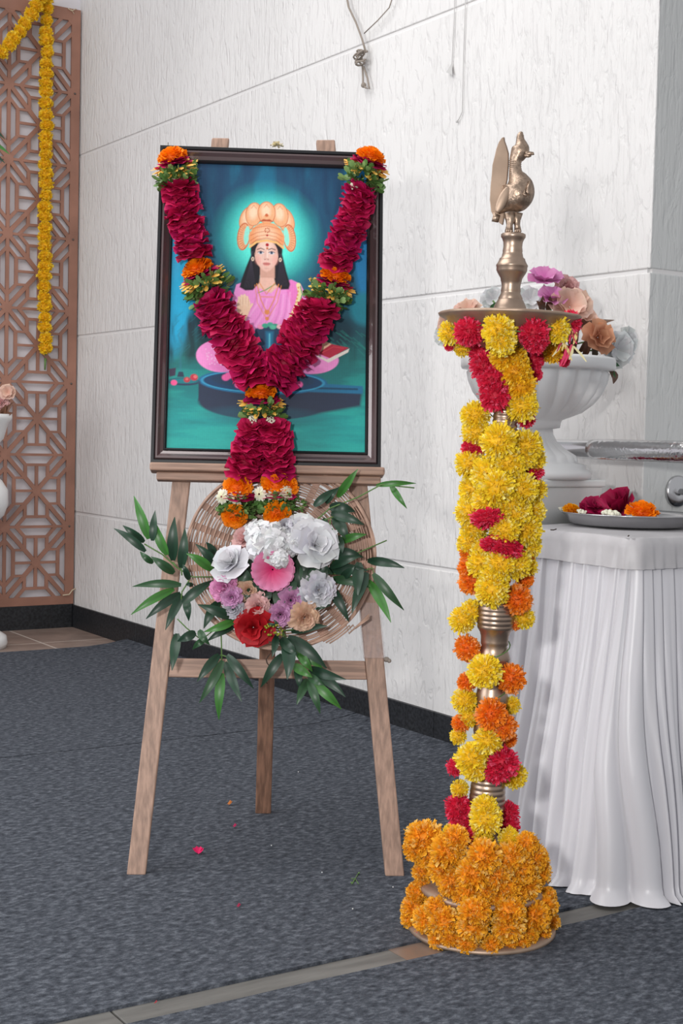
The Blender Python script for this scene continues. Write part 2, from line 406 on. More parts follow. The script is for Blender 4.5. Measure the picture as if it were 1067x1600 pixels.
for z0, z1 in rows:
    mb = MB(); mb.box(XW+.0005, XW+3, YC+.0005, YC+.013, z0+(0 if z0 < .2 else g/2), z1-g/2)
    part('plaster_panel', mb, M['plaster_shaded'], wn, bevel=.003)
wl = struct('wall_left', (0, YS, 0))
mb = MB(); mb.box(-3, XW+.15, YS, YS+.15, 0, 3.6); part('wall_face', mb, M['white_paint'], wl, smooth=False)

fl_ = struct('floor', (0, 0, 0))
mb = MB(); mb.box(-4, 6, -1.5, YS+.1, -.05, -.012); part('floor_slab', mb, M['slab'], fl_, smooth=False)
mb = MB(); mb.box(0.4, XW, 5.2, YS, -.012, -.0045); part('grout_bed', mb, M['grout'], fl_, smooth=False)
for x0, x1 in ((.48, 1.08), (1.08, 1.68), (1.68, 2.28), (2.28, XW)):
    for y0, y1 in ((5.3, 5.9), (5.9, YS)):
        mb = MB(); mb.box(x0+.005, x1-.005, y0+.005, y1-.005, -.012, -.004); part('floor_tile', mb, M['tile'], fl_, bevel=.0015)
for x0 in (-.265, .335, .935, 1.535, 2.135):
    mb = MB(); mb.box(x0+.002, x0+.598, 1.9, 2.2, -.012, -.005); part('floor_tile', mb, M['stone'], fl_, label='grey stone floor tile', bevel=.0015)
mb = MB(); mb.box(1.49, 1.57, 2.0, 2.10, -.0048, -.0035); part('tape_patch', mb, M['tape'], fl_, label='brown tape patch on the stone strip', smooth=False)

def carpet(name, x0, x1, y0, y1, label, wob=(), lip=False, nx=60, ny=40):
    mb = MB()
    def fn(u, v, dz=0):
        x = x0+(x1-x0)*u; y = y0+(y1-y0)*v
        z = .0015+.001*noise.noise(V((x*2, y*2, 0)))
        if 'y0' in wob and v == 0: y += .004*noise.noise(V((x*9, 1, 0)))
        if 'y1' in wob and v == 1: y += .006*noise.noise(V((x*9, 4, 0)))
        if lip and u > .975: z += .022*((u-.975)/.025)
        return V((x, y, z))
    mb.grid(fn, nx, ny)
    n = len(mb.v)
    # turned-down edge on the near side
    edge = [fn(i/nx, 0) for i in range(nx+1)]
    mb.add(edge+[V((p.x, p.y, -.006)) for p in edge], [(i, nx+1+i, nx+2+i, i+1) for i in range(nx)])
    edge = [fn(i/nx, 1) for i in range(nx+1)]
    mb.add(edge+[V((p.x, p.y, -.006)) for p in edge], [(i+1, nx+2+i, nx+1+i, i) for i in range(nx)])
    return single(name, mb, M['carpet'], ((x0+x1)/2, (y0+y1)/2, 0), label, 'carpet')
carpet('carpet', -3, XW-.012, 2.092, 3.855, 'dark grey felt carpet under the wooden easel, between stone strip and seam', ('y0',), True)
carpet('carpet', -3, XW-.012, 3.863, 5.69, 'dark grey felt carpet beyond the seam, reaching the brown tiled corner', ('y1',), True)
carpet('carpet', -3, 5, -1.2, 2.02, 'dark grey felt carpet nearest the viewer, in front of the stone strip', ('y1',))
mb = MB(); mb.box(XW+.02, 5, 2.02, YC-.02, -.01, .001); single('carpet', mb, M['carpet'], (3.8, 2.3, 0), 'dark grey felt carpet piece under the right side of the skirted table', 'carpet', smooth=False)

bb = struct('baseboard_right', (XW, YC, 0))
ys = [YC-.0, 3.43, 4.15, 4.87, 5.6, YS]
for a, b in zip(ys, ys[1:]):
    mb = MB(); mb.box(XW-.012, XW+.001, a+.001, b-.001, -.01, .103); part('granite_slab', mb, M['granite'], bb, bevel=.0015)
bb = struct('baseboard_left', (0, YS, 0))
xs = [-1.9, -1.1, -.3, .5, 1.3, 2.05, XW-.013]
for a, b in zip(xs, xs[1:]):
    mb = MB(); mb.box(a+.001, b-.001, YS-.03, YS+.001, -.01, .108); part('granite_slab', mb, M['granite'], bb, bevel=.0015)

# ------------------------------------------------------------------ laser cut screen
scr = root('lattice_screen', (1.75, YS-.02, 0.11), 'tall brown laser-cut lattice panel with star pattern covering the left wall', 'screen')
LX, LZ0, CELL = XW-.045, .142, .3385
PX = .305
def lattice():
    mb = MB(); y0, y1 = YS-.026, YS-.016
    cnt = [0]
    seen = set()
    def bar(ax, az, bx, bz, wd):
        key = tuple(sorted(((round(ax*200), round(az*200)), (round(bx*200), round(bz*200)))))
        if key in seen: return
        seen.add(key); cnt[0] = (cnt[0]+7) % 23; e_ = cnt[0]*.00006
        a = V((ax, 0, az)); b = V((bx, 0, bz)); t = (b-a).normalized(); n_ = V((-t.z, 0, t.x))*wd/2
        a = a-t*wd*.3; b = b+t*wd*.3
        q = [a-n_, b-n_, b+n_, a+n_]
        mb.hexa([V((p.x, y1+e_, p.z)) for p in q], [V((p.x, y0-e_, p.z)) for p in q])
    for cx_ in range(6):
        for cz in range(8):
            ox = LX-PX*(cx_+.5); oz = LZ0+CELL*(cz+.5)
            P = lambda u, v: (ox+u*PX, oz+v*CELL)
            def b_(u0, v0, u1, v1, wd): bar(*P(u0, v0), *P(u1, v1), wd)
            for sx in (-1, 1):
                for sz in (-1, 1):
                    b_(0, 0, .5*sx, .5*sz, .0195)
                    b_(.18*sx, .36*sz, .18*sx, .18*sz, .0148); b_(.36*sx, .18*sz, .18*sx, .18*sz, .011)
                    b_(.18*sx, .36*sz, .32*sx, .5*sz, .0148); b_(.36*sx, .18*sz, .5*sx, .32*sz, .0148)
                b_(0, 0, .36*sx, 0, .0115); b_(0, 0, 0, .36*sx, .0145)
                b_(.36*sx, -.18, .36*sx, .18, .0158); b_(-.18, .36*sx, .18, .36*sx, .013)
            b_(-.5, .5, .5, .5, .012); b_(-.5, -.5, -.5, .5, .0158)
            for (u, v, r) in ((0, 0, .021), (.5, .5, .025), (-.5, .5, .025), (.5, -.5, .025), (-.5, -.5, .025)):
                c = P(u, v)
                key = ('n', int(round(cx_*2+1-2*u)), int(round(cz*2+1+2*v)))
                if key in seen: continue
                seen.add(key)
                q = [V((c[0]+r*cos(k*pi/4+pi/8), 0, c[1]+r*sin(k*pi/4+pi/8))) for k in range(8)]
                n = [V((p.x, y0-.0016, p.z)) for p in q]+[V((p.x, y1+.0003, p.z)) for p in q]
                mb.add(n, [tuple(range(8))]+[(k, 8+k, 8+(k+1) % 8, (k+1) % 8) for k in range(8)])
    return mb
part('lattice', lattice(), M['lattice'], scr, smooth=False)
def fbar(x0, x1, z0, z1): 
    mb = MB(); mb.box(x0, x1, YS-.028, YS-.0155, z0, z1); part('frame_rail', mb, M['lattice'], scr, bevel=.001)
XL = LX-PX*6
fbar(LX-.006, XW-.008, .108, 2.9); fbar(XL-.04, XL, .108, 2.9)
fbar(XL, LX-.006, .108, .148); fbar(XL, LX-.006, LZ0+8*CELL-.006, 2.9)
for z in (.142+CELL*k for k in (1, 3, 5, 7)):
    mb = MB(); mb.sph((LX+.012, YS-.029, z), .005, 8, 6); part('screw', mb, M['nail'], scr)
mb = MB(); mb.tube([at_ax(98, 930, 1, YS-.035), at_ax(108, 929, 1, YS-.04), at_ax(113, 922, 1, YS-.04), at_ax(119, 919, 1, YS-.035)], .003)
single('cord', mb, M['palecord'], at_ax(108, 929, 1, YS-.035), 'short pale cord tied at the bottom right corner of the lattice', 'cord')
mb = MB(); mb.tube([at_ax(106, 13, 1, YS-.033), at_ax(112, 17, 1, YS-.038), at_ax(119, 14, 1, YS-.034)], .0022); mb.tube([at_ax(111, 14, 1, YS-.034), at_ax(116, 22, 1, YS-.034)], .0016)
single('cord', mb, M['palecord'], at_ax(112, 15, 1, YS-.035), 'scrap of pale cord knotted at the top right corner of the lattice', 'cord')

# marigold strings on the screen
def string_garland(pts, label, r=.031, tipn=None):
    base = V(pts[-1]); rt = root('marigold_garland', base, label, 'garland', 'yellow marigold strings on the lattice')
    mb = MB(); mb.tube(pts, .002, 6); part('thread', mb, M['stem'], rt)
    L = [0]
    for a, b in zip(pts, pts[1:]): L.append(L[-1]+(V(b)-V(a)).length)
    s = 0.01; k = 0
    while s < L[-1]:
        i = max(j for j in range(len(L)) if L[j] <= s); i = min(i, len(pts)-2)
        t = (s-L[i])/(L[i+1]-L[i]); p = V(pts[i]).lerp(V(pts[i+1]), t)
        d = (V(pts[i+1])-V(pts[i])).normalized()
        inst('marigold', random.choice(PM), TRS(p+V((rnd(-.004, .004), rnd(-.004, .004), 0)), d, r*rnd(.98, 1.16), sz=r*rnd(.85, 1.0)), rt)
        s += r*rnd(1.3, 1.7); k += 1
    return rt
random.seed(5)
yg = YS-.065
P0 = at_ax(73, 8, 1, yg)
gv = string_garland([P0+V((0, 0, .04)), at_ax(72, 200, 1, yg), at_ax(70, 400, 1, yg), at_ax(71, 556, 1, yg)], 'yellow marigold string hanging straight down the lattice panel')
mb = MB(); mb.tube([at_ax(71, 560, 1, yg), at_ax(70, 578, 1, yg)], [.006, .003], 6); part('stalk', mb, M['stem'], gv, label='green stalk at the string end')
string_garland([at_ax(66, -8, 1, yg-.03), at_ax(48, 25, 1, yg-.03), at_ax(24, 58, 1, yg-.03), at_ax(0, 84, 1, yg-.03), at_ax(-30, 92, 1, yg-.03), at_ax(-60, 90, 1, yg-.03)], 'yellow marigold string swagged diagonally from the top of the lattice')
def leaf_mb(pts, wd, c, cup=.2, droop=None, c2=None):
    """leaf along a list of points (world), width wd, facing roughly the viewer"""
    mb = MB(); n = len(pts)-1; vs = []; fs = []; cs = []
    for i, p in enumerate(pts):
        p = V(p); t = i/n
        d = (V(pts[min(i+1, n)])-V(pts[max(i-1, 0)])).normalized()
        s = d.cross(-FW).normalized(); 
        if s.length < .1: s = R0
        nn = s.cross(d).normalized()
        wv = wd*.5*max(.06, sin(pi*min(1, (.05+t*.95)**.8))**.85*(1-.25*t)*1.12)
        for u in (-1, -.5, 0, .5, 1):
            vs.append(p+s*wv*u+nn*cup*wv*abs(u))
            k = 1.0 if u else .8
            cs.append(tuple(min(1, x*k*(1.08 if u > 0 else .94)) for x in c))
    for i in range(n):
        for j in range(4): fs.append((i*5+j, i*5+j+1, (i+1)*5+j+1, (i+1)*5+j))
    mb.add(vs, fs, cs); return mb
G_D, G_M, G_L = (.018, .055, .03), (.03, .09, .035), (.055, .2, .035)
# palm tips at the left edge
rt = root('leaf_spray', at_d(-20, 235, 5.9), 'dark and bright green leaf tips poking in before the lattice at the left edge', 'leaves')
for a, b, c in (((-30, 200), (8, 218), G_D), ((-30, 225), (15, 241), G_L), ((-30, 240), (8, 255), G_D), ((-25, 260), (-2, 275), G_M)):
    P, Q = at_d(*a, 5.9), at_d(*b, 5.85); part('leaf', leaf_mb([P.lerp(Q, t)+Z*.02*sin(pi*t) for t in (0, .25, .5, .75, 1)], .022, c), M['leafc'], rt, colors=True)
mb = MB(); mb.tube([at_d(-30, 200, 5.9), at_d(-36, 240, 5.9), at_d(-34, 265, 5.9)], .004); part('stem', mb, M['stem'], rt)

# planter at the left edge
def urn_profile(k, prof): return [(r*k, z*k) for r, z in prof]
pb = at_z(-46, 1010, 0)
rt = root('urn_planter', (pb.x, pb.y, -.004), 'white pedestal urn cut off by the left edge, in front of the lattice', 'planter')
prof = [(.0, 0), (.15, 0), (.155, .02), (.15, .05), (.12, .07), (.07, .1), (.05, .2), (.05, .45), (.06, .5), (.09, .53), (.135, .57), (.152, .62), (.15, .68), (.125, .72), (.1, .74), (.06, .76), (.05, .8), (.08, .84), (.13, .9), (.15, .97), (.165, .985), (.165, 1.005), (.14, 1.005), (.13, .96), (0, .95)]
mb = MB(); mb.lathe([p for p in prof], lambda p: V((pb.x, pb.y, -.004))+p, 40); part('urn_body', mb, M['white_gloss'], rt)

# ------------------------------------------------------------------ things on the wall
mb = MB()
A = [at_ax(x, y, 0, XW-.02) for x, y in ((537, -30), (545, 12), (556, 35), (566, 62), (571, 80))]
mb.tube(A, .0035, 6); mb.tube([p+V((0, .004, .004)) for p in A], .0025, 6)
A = [at_ax(x, y, 0, XW-.022) for x, y in ((569, 52), (590, 32), (608, 12), (622, -30))]; mb.tube(A, .002, 6)
rp = root('hanging_rope', at_ax(568, 80, 0, XW-.02), 'grey brown rope ending in a tangled knot, hanging at the top of the white wall', 'rope')
part('strand', mb, M['cord'], rp)
mb = MB(); random.seed(3)
c0 = at_ax(565, 92, 0, XW-.025); pts = []
for i in range(60):
    a = i*.55; pts.append(c0+V((-.008+.012*sin(a*1.3), .016*cos(a)+.012*cos(i*.9), .02*sin(a*.47)-.004*cos(a))))
mb.tube(pts, .003, 6); mb.tube([at_ax(556, 86, 0, XW-.02), at_ax(562, 84, 0, XW-.03), at_ax(574, 80, 0, XW-.02)], .004, 6)
part('knot', mb, M['cord'], rp)
mb = MB(); mb.tube([at_ax(x, y, 0, XW-.018) for x, y in ((566, 100), (567, 120), (567, 132), (571, 137), (577, 139), (574, 122), (568, 104))], .0032, 6)
mb.sph(at_ax(568, 133, 0, XW-.018), .009, 8, 6); part('loop', mb, M['cord'], rp)
for lab, pts, knob in (('short pale thread with a paper scrap on the white wall', ((711, -20), (709, 40), (706, 100), (705, 112)), 1), ('long pale thread hanging on the white wall above the brass lamp', ((728, -20), (725, 60), (723, 130), (722, 175), (717, 186), (714, 190)), 0)):
    P = [at_ax(x, y, 0, XW-.006) for x, y in pts]
    mb = MB(); mb.tube(P, .0013, 5)
    if knob: mb.add([at_ax(706, 98, 0, XW-.006), at_ax(707, 117, 0, XW-.012), at_ax(697, 113, 0, XW-.012)], [(0, 1, 2)])
    else: mb.sph(P[-1], .004, 6, 4)
    single('thread', mb, M['thread'], P[-1], lab, 'thread')

# handrail
RX = 2.435
rail = root('handrail', (RX, 2.0, .93), 'polished steel handrail running before the white wall behind the urn', 'handrail')
ya = at_ax(880, 701, 0, RX)
pts = [V((XW+.002, 3.1, ya.z)), V((2.55, 3.07, ya.z)), V((2.48, 3.01, ya.z)), V((2.443, 2.94, ya.z)), V((RX, 2.85, ya.z)), V((RX, 2.5, ya.z)), V((RX, 2.1, ya.z+.001)), V((RX, 1.5, ya.z+.003))]
mb = MB(); mb.tube(pts, .0238, 24); part('rail_tube', mb, M['steel'], rail)
mb = MB(); mb.tube([V((RX, y, ya.z+.001)) for y in (2.60, 2.58, 2.5, 2.4, 2.3, 2.15, 1.6)], [.0241, .0255, .026, .0256, .026, .0256, .0256], 24); part('wrap_sleeve', mb, M['foil'], rail, label='crinkled plastic wrap on the rail')
mb = MB(); mb.tube([V((XW-.008, 3.1, ya.z)), V((XW, 3.1, ya.z))], .042, 24); part('wall_flange', mb, M['steel'], rail)
fp = at_ax(1057, 768, 1, YC)
br = root('rail_bracket', fp, 'round steel wall flange and thin rod on the shaded return wall', 'bracket')
mb = MB(); mb.lathe([(.0, 0), (.042, 0), (.042, .004), (.038, .01), (.02, .014), (0, .014)], lambda p: fp+V((p.x, -p.z, p.y)), 32); part('flange', mb, M['steel_soft'], br)
mb = MB(); mb.tube([fp+V((0, -.01, 0)), fp+V((0.004, -.06, .0)), fp+V((.006, -.3, .0)), fp+V((.006, -1.0, .0))], .0085, 12); part('rod', mb, M['steel_soft'], br)

# ------------------------------------------------------------------ easel frame of reference
EO = V((1.503, 2.566, 0)); EX = V((.869, -.495, 0)).normalized(); EY = V((-EX.y, EX.x, 0))
LEAN = radians(11); EU = (Z*cos(LEAN)+EY*sin(LEAN)); EN = (-EY*cos(LEAN)+Z*sin(LEAN))   # up in plane, towards viewer
def EP(u, v, w_=0.0): return EO+EX*u+EU*v+EN*w_
def EPX(x, y, w_=0.0):
    d = ray(x, y); o = EO+EN*w_; s = (o-CAM).dot(EN)/d.dot(EN); return CAM+d*s
ROTE = Matrix((EX, EY, Z)).transposed()
def ebox(mb, q, w0, w1): mb.hexa([EP(u, v, w0) for u, v in q], [EP(u, v, w1) for u, v in q])

ea = root('display_easel', EO, 'light brown wooden tripod easel holding the garlanded portrait', 'easel', rot=ROTE)
for q, nm in (([(-.298, .0), (-.258, 0), (-.117, 1.654), (-.157, 1.653)], 'L'), ([(.256, 0), (.297, 0), (.126, 1.659), (.083, 1.657)], 'R')):
    mb = MB(); ebox(mb, q, -.022, 0)
    # cut the foot level with the floor
    for i in (0, 1, 4, 5):
        x, y, z = mb.v[i]; mb.v[i] = (x, y, 0.0)
    part('front_leg', mb, M['wood_v'], ea, bevel=.003)
mb = MB()
bf = V((1.747, 3.006, 0)); tp = EP(0, 1.42, -.045)
hw = .0195
mb.hexa([bf-EX*hw-EY*.012, bf+EX*hw-EY*.012, bf+EX*hw+EY*.012, bf-EX*hw+EY*.012], [tp-EX*hw-EY*.012, tp+EX*hw-EY*.012, tp+EX*hw+EY*.012, tp-EX*hw+EY*.012])
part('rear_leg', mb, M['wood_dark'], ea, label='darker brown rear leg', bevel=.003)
mb = MB(); ebox(mb, [(-.222, .421), (.212, .421), (.207, .462), (-.216, .462)], -.021, -.002); part('crossbar', mb, M['wood_h'], ea, bevel=.002)
mb = MB(); ebox(mb, [(-.15, 1.36), (.14, 1.36), (.137, 1.41), (-.145, 1.41)], -.042, -.023); part('crossbar', mb, M['wood_h'], ea, bevel=.002)
mb = MB(); ebox(mb, [(-.272, .868), (.243, .868), (.243, .886), (-.272, .886)], .001, .052); part('ledge', mb, M['wood_h'], ea, bevel=.004)
mb = MB(); ebox(mb, [(-.258, .85), (.236, .85), (.236, .8678), (-.258, .8678)], .001, .034); part('ledge_support', mb, M['wood_h'], ea, bevel=.003)
def legR(v, du): return .256+(.083-.256)*v/1.655+du
mb = MB(); ebox(mb, [(legR(.468, -.002), .468), (legR(.468, .044), .468), (legR(.59, .045), .59), (legR(.59, -.002), .59)], -.024, .002); part('tape_wrap', mb, M['wrap'], ea, label='clear plastic wrap around the right leg', bevel=.001)
mb = MB(); random.seed(2); mb.sph(EP(.255, .466, -.008), (.008, .006, .006), 8, 6); mb.sph(EP(.261, .463, -.006), (.005, .005, .005), 8, 6); part('twine_knot', mb, M['cord'], ea)
mb = MB(); mb.tube([EP(-.004, .492, .004)+EX*.006*sin(i*1.1)+EN*.003*cos(i*1.1)-EU*.0075*i for i in range(12)], .0012, 5); part('wire', mb, M['darkbit'], ea)

# ------------------------------------------------------------------ framed portrait
fr = root('framed_portrait', EP(0, .888, .02), 'dark framed devotional print of a seated crowned woman in a pink sari', 'picture', rot=ROTE)
FLc, FRc, FB, FT = -.272, .236, .8875, 1.618
iL, iR, iB, iT = -.2385, .2005, .924, 1.582
W0, W1 = .006, .032
def mould(corners_o, corners_i, prof, mt, nm):
    o0, o1 = corners_o; i0, i1 = corners_i
    mb = MB()
    vs0 = [EP(o0[0]+(i0[0]-o0[0])*t, o0[1]+(i0[1]-o0[1])*t, w_) for t, w_ in prof]
    vs1 = [EP(o1[0]+(i1[0]-o1[0])*t, o1[1]+(i1[1]-o1[1])*t, w_) for t, w_ in prof]
    n = len(prof)
    mb.add(vs0+vs1, [(i, n+i, n+i+1, i+1) for i in range(n-1)]+[tuple(range(n)), tuple(range(2*n-1, n-1, -1))])
    part(nm, mb, mt, fr, smooth=False)
O = [(FLc, FB), (FRc, FB), (FRc, FT), (FLc, FT)]; I = [(iL, iB), (iR, iB), (iR, iT), (iL, iT)]
for k in range(4):
    k2 = (k+1) % 4
    mould((O[k], O[k2]), (I[k], I[k2]), [(0, W0), (0, W1-.002), (.04, W1), (.2, W1), (.24, W1-.004), (.25, W0)], M['frame_black'], 'frame_edge')
    mould((O[k], O[k2]), (I[k], I[k2]), [(.25, W0), (.25, W1-.003), (.32, W1+.001), (.42, W1+.001), (.6, W1-.005), (.8, W1-.009), (.83, W0)], M['frame_brown'], 'frame_moulding')
    mould((O[k], O[k2]), (I[k], I[k2]), [(.83, W0), (.83, W1-.008), (.88, W1-.007), (.97, W1-.010), (1.0, .018), (1, W0)], M['frame_black'], 'inner_lip')
for u in (-.255, .218):
    mb = MB(); mb.tube([EP(u, FT-.005, .02), EP(u, FT+.011, .02)], .0012, 6); part('nail', mb, M['nail'], fr)

# the print, painted as a colour grid on a flat sheet
def paint():
    NX, NY = 308, 460
    x0, x1, y0_, y1_ = 0., 1., 0., 1.
    X, Y = np.meshgrid(np.linspace(0, 1, NX+1), np.linspace(0, 1, NY+1))
    # photo-like coordinates of the print: 262..573 wide, 257..704 high
    px = 268+X*305 - 10*Y*(1-X) - 5*Y*X; py = 257+Y*447
    img = np.zeros((NY+1, NX+1, 3))
    rs = np.random.RandomState(4)
    def noi(sx, sy, o=4):
        r = np.zeros_like(px)
        for q in range(o):
            gx, gy = int(sx*2**q)+2, int(sy*2**q)+2
            gd = rs.rand(gy+1, gx+1); fx = X*(gx-1e-3)*.999; fy = Y*(gy-1e-3)*.999
            ix = fx.astype(int); iy = fy.astype(int); tx = fx-ix; ty = fy-iy
            tx = tx*tx*(3-2*tx); ty = ty*ty*(3-2*ty)
            r += ((gd[iy, ix]*(1-tx)+gd[iy, ix+1]*tx)*(1-ty)+(gd[iy+1, ix]*(1-tx)+gd[iy+1, ix+1]*tx)*ty)/2**q
        return r/2
    def L(c): c = np.array(c)/255.; return np.where(c < .04045, c/12.92, ((c+.055)/1.055)**2.4)
    def mix(a, c, col):
        a = np.clip(a, 0, 1)[..., None]; return a
    def put(mask, col, soft=None):
        nonlocal img
        a = np.clip(mask, 0, 1)[..., None]; col = np.array(col) if np.ndim(col) < 3 else col
        img = img*(1-a)+col*a
    def ell(cx_, cy_, rx, ry, s=.06, rot=0):
        dx, dy = px-cx_, py-cy_
        if rot: dx, dy = dx*cos(rot)+dy*sin(rot), -dx*sin(rot)+dy*cos(rot)
        d = np.sqrt((dx/rx)**2+(dy/ry)**2); return np.clip((1-d)/s+.5, 0, 1)
    def poly(P, s=1.0):
        ins = np.zeros_like(px, bool); n = len(P); dmin = np.full_like(px, 1e9)
        for i in range(n):
            (xa, ya_), (xb, yb) = P[i], P[(i+1) % n]
            cond = ((ya_ > py) != (yb > py)) & (px < (xb-xa)*(py-ya_)/(yb-ya_+1e-9)+xa)
            ins ^= cond
            t = np.clip(((px-xa)*(xb-xa)+(py-ya_)*(yb-ya_))/((xb-xa)**2+(yb-ya_)**2+1e-9), 0, 1)
            dmin = np.minimum(dmin, np.hypot(px-xa-t*(xb-xa), py-ya_-t*(yb-ya_)))
        return np.clip(np.where(ins, dmin, -dmin)/s+.5, 0, 1)
    def line(P, wd, s=.8):
        d = np.full_like(px, 1e9)
        for (xa, ya_), (xb, yb) in zip(P, P[1:]):
            t = np.clip(((px-xa)*(xb-xa)+(py-ya_)*(yb-ya_))/((xb-xa)**2+(yb-ya_)**2+1e-9), 0, 1)
            d = np.minimum(d, np.hypot(px-xa-t*(xb-xa), py-ya_-t*(yb-ya_)))
        return np.clip((wd/2-d)/s+.5, 0, 1)
    # background
    st = [(0, (28, 78, 110)), (.2, (28, 82, 112)), (.45, (34, 92, 116)), (.58, (30, 84, 98)), (.68, (30, 112, 112)), (.8, (22, 122, 124)), (.9, (24, 152, 150)), (1, (24, 156, 150))]
    ys_ = [a for a, _ in st]; cs_ = np.array([L(c) for _, c in st])
    for k in range(3): img[..., k] = np.interp(Y, ys_, cs_[:, k])
    n1 = noi(14, 5); n2 = noi(5, 16); n3 = noi(3, 40)
    up = np.clip((.5-Y)*5, 0, 1)
    put(np.clip((n1-.45)*2.2, 0, .5)*up, L((24, 54, 92))); put(np.clip((.45-n1)*2.5, 0, .6)*up, L((24, 118, 150)))
    put(np.clip((n3-.5)*2, 0, .55)*np.clip((Y-.62)*6, 0, 1), L((22, 118, 120))); put(np.clip((.47-n3)*3, 0, .5)*np.clip((Y-.62)*6, 0, 1), L((38, 172, 160)))
    # water and sky patches at the sides
    put(ell(262, 455, 38, 100, .4)*.95, L((30, 170, 215))); put(ell(268, 380, 20, 60, .4)*.6, L((60, 170, 215)))
    put(ell(300, 350, 14, 26, .4)*.6, L((70, 190, 220)))
    put(ell(556, 290, 20, 38, .3)*.9, L((40, 130, 190))); put(ell(545, 345, 24, 30, .2)*.95, L((90, 160, 230)))
    put(ell(572, 410, 20, 60, .4)*.9, L((40, 140, 200))); put(ell(568, 480, 24, 26, .4)*.9, L((34, 140, 160)))
    put(line([(531, 257), (528, 300), (520, 360)], 10, 4)*.5, L((20, 46, 80)))
    for x_ in (292, 314, 470, 505): put(line([(x_, 257), (x_+3, 330)], 7, 5)*.35, L((22, 50, 84)))
    # foliage
    fo = np.clip((n1-.38)*4, 0, 1)
    put(ell(290, 535, 60, 34, .5)*fo*.95, L((18, 56, 62))); put(ell(330, 505, 40, 30, .5)*fo, L((20, 46, 60)))
    put(ell(545, 540, 50, 26, .5)*fo*.95, L((18, 62, 66))); put(ell(520, 515, 30, 22, .5)*.8, L((16, 50, 66)))
    for k in range(26):
        xa, ya_ = 505+rs.rand()*62, 515+rs.rand()*30; put(line([(xa, ya_), (xa+10, ya_+5+rs.rand()*6)], 1.4, 1)*.5, L((40, 140, 130)))
        xa, ya_ = 266+rs.rand()*60, 500+rs.rand()*60; put(line([(xa, ya_), (xa+9, ya_-5-rs.rand()*6)], 1.2, 1)*.4, L((40, 110, 120)))
    # halo
    d = np.hypot((px-414)/1.0, (py-372)/1.02)
    h = np.clip((92-d)/58, 0, 1)
    put(h**1.1*.97, L((45, 200, 195))); put(np.clip((76-d)/40, 0, 1)**1.3*.95, L((100, 245, 225)))
    # base of the altar stone with its spout
    put(ell(408, 630, 100, 27, .06), L((38, 50, 74))); put(poly([(308, 598), (508, 598), (508, 630), (308, 630)], 2), L((38, 50, 74))); put(poly([(480, 604), (563, 606), (560, 632), (520, 640), (470, 650)], 5), L((38, 50, 74)))
    put(ell(405, 650, 88, 14, .5)*.45, L((30, 90, 110)))
    put(ell(408, 598, 100, 20, .04), L((28, 106, 150))); put(poly([(480, 598), (564, 601), (564, 613), (480, 612)], 2), L((30, 110, 150)))
    put(line([(490, 606), (555, 606)], 3, 1), L((18, 70, 100)))
    put(ell(408, 598, 93, 15.5, .05), L((20, 62, 100))); put(ell(408, 596, 80, 12.5, .08), L((26, 60, 90)))
    put(np.clip(ell(408, 598, 96, 17.5, .04)-ell(408, 598, 93, 15.8, .04), 0, 1)*.8, L((60, 170, 210)))
    for x_, y_ in ((350, 593), (355, 590), (448, 598), (464, 601), (370, 604), (424, 604)): put(ell(x_, y_, 6, 5, .4), L((240, 100, 170)))
    # legs folded, book
    pk = L((246, 150, 214)); pkd = L((214, 104, 178))
    put(ell(342, 560, 38, 25, .05), pk); put(ell(352, 576, 30, 9, .4)*.4, pkd)
    put(ell(482, 562, 44, 22, .05), pk); put(ell(470, 578, 34, 7, .4)*.4, pkd)
    for k in range(40): put(ell(318+rs.rand()*46, 545+rs.rand()*30, 1.1, 1.1, .5)*.6, L((255, 215, 240)))
    put(poly([(488, 545), (506, 533), (522, 540), (512, 548), (496, 550)], 1.5), L((236, 190, 160)))
    put(poly([(492, 553), (508, 561), (543, 543), (541, 549), (510, 566), (492, 557)], 1), L((235, 225, 215)))
    put(poly([(493, 552), (515, 537), (542, 542), (512, 559)], 1), L((190, 36, 66))); put(line([(500, 551), (518, 541), (534, 543)], 1, .8)*.6, L((230, 90, 90)))
    # torso
    put(poly([(360, 470), (366, 448), (384, 441), (402, 446), (428, 446), (452, 438), (466, 444), (474, 460), (478, 486), (470, 512), (440, 524), (392, 524), (364, 512), (358, 494)], 1.5), L((240, 150, 216)))
    put(poly([(440, 440), (452, 438), (466, 446), (476, 466), (480, 500), (462, 518), (446, 512), (452, 480)], 2), L((236, 128, 200)))
    for (xa, ya_, xb, yb) in ((400, 456, 380, 500), (410, 470, 390, 515), (425, 470, 404, 520), (436, 462, 420, 520), (446, 458, 432, 520), (470, 470, 468, 505)):
        put(line([(xa, ya_), ((xa+xb)/2+4, (ya_+yb)/2), (xb, yb)], 2, 2)*.4, L((196, 100, 170))); put(line([(xa+4, ya_), ((xa+xb)/2+9, (ya_+yb)/2), (xb+5, yb)], 2, 2)*.4, L((255, 200, 240)))
    put(line([(463, 446), (466, 458), (460, 480), (448, 505), (440, 520)], 7, 1), L((238, 226, 170))); put(line([(466, 448), (469, 460), (463, 482), (451, 506)], 1.6, .8), L((70, 150, 120)))
    for k in range(12): t = k/11; put(ell(463-18*t+3*sin(t*4), 450+64*t, 1.3, 1.6, .4)*.8, L((214, 130, 60)))
    # neck and chest
    put(poly([(402, 420), (426, 420), (426, 436), (434, 446), (420, 460), (400, 452), (396, 444), (403, 436)], 2), L((238, 190, 172)))
    put(line([(426, 446), (412, 455), (400, 460)], 1.6, 1), L((120, 160, 110)))
    put(line([(404, 426), (414, 430), (425, 426)], 4, 4)*.45, L((180, 120, 110)))
    # hair
    hr = L((24, 20, 30))
    put(ell(413, 392, 25, 24, .08), hr)
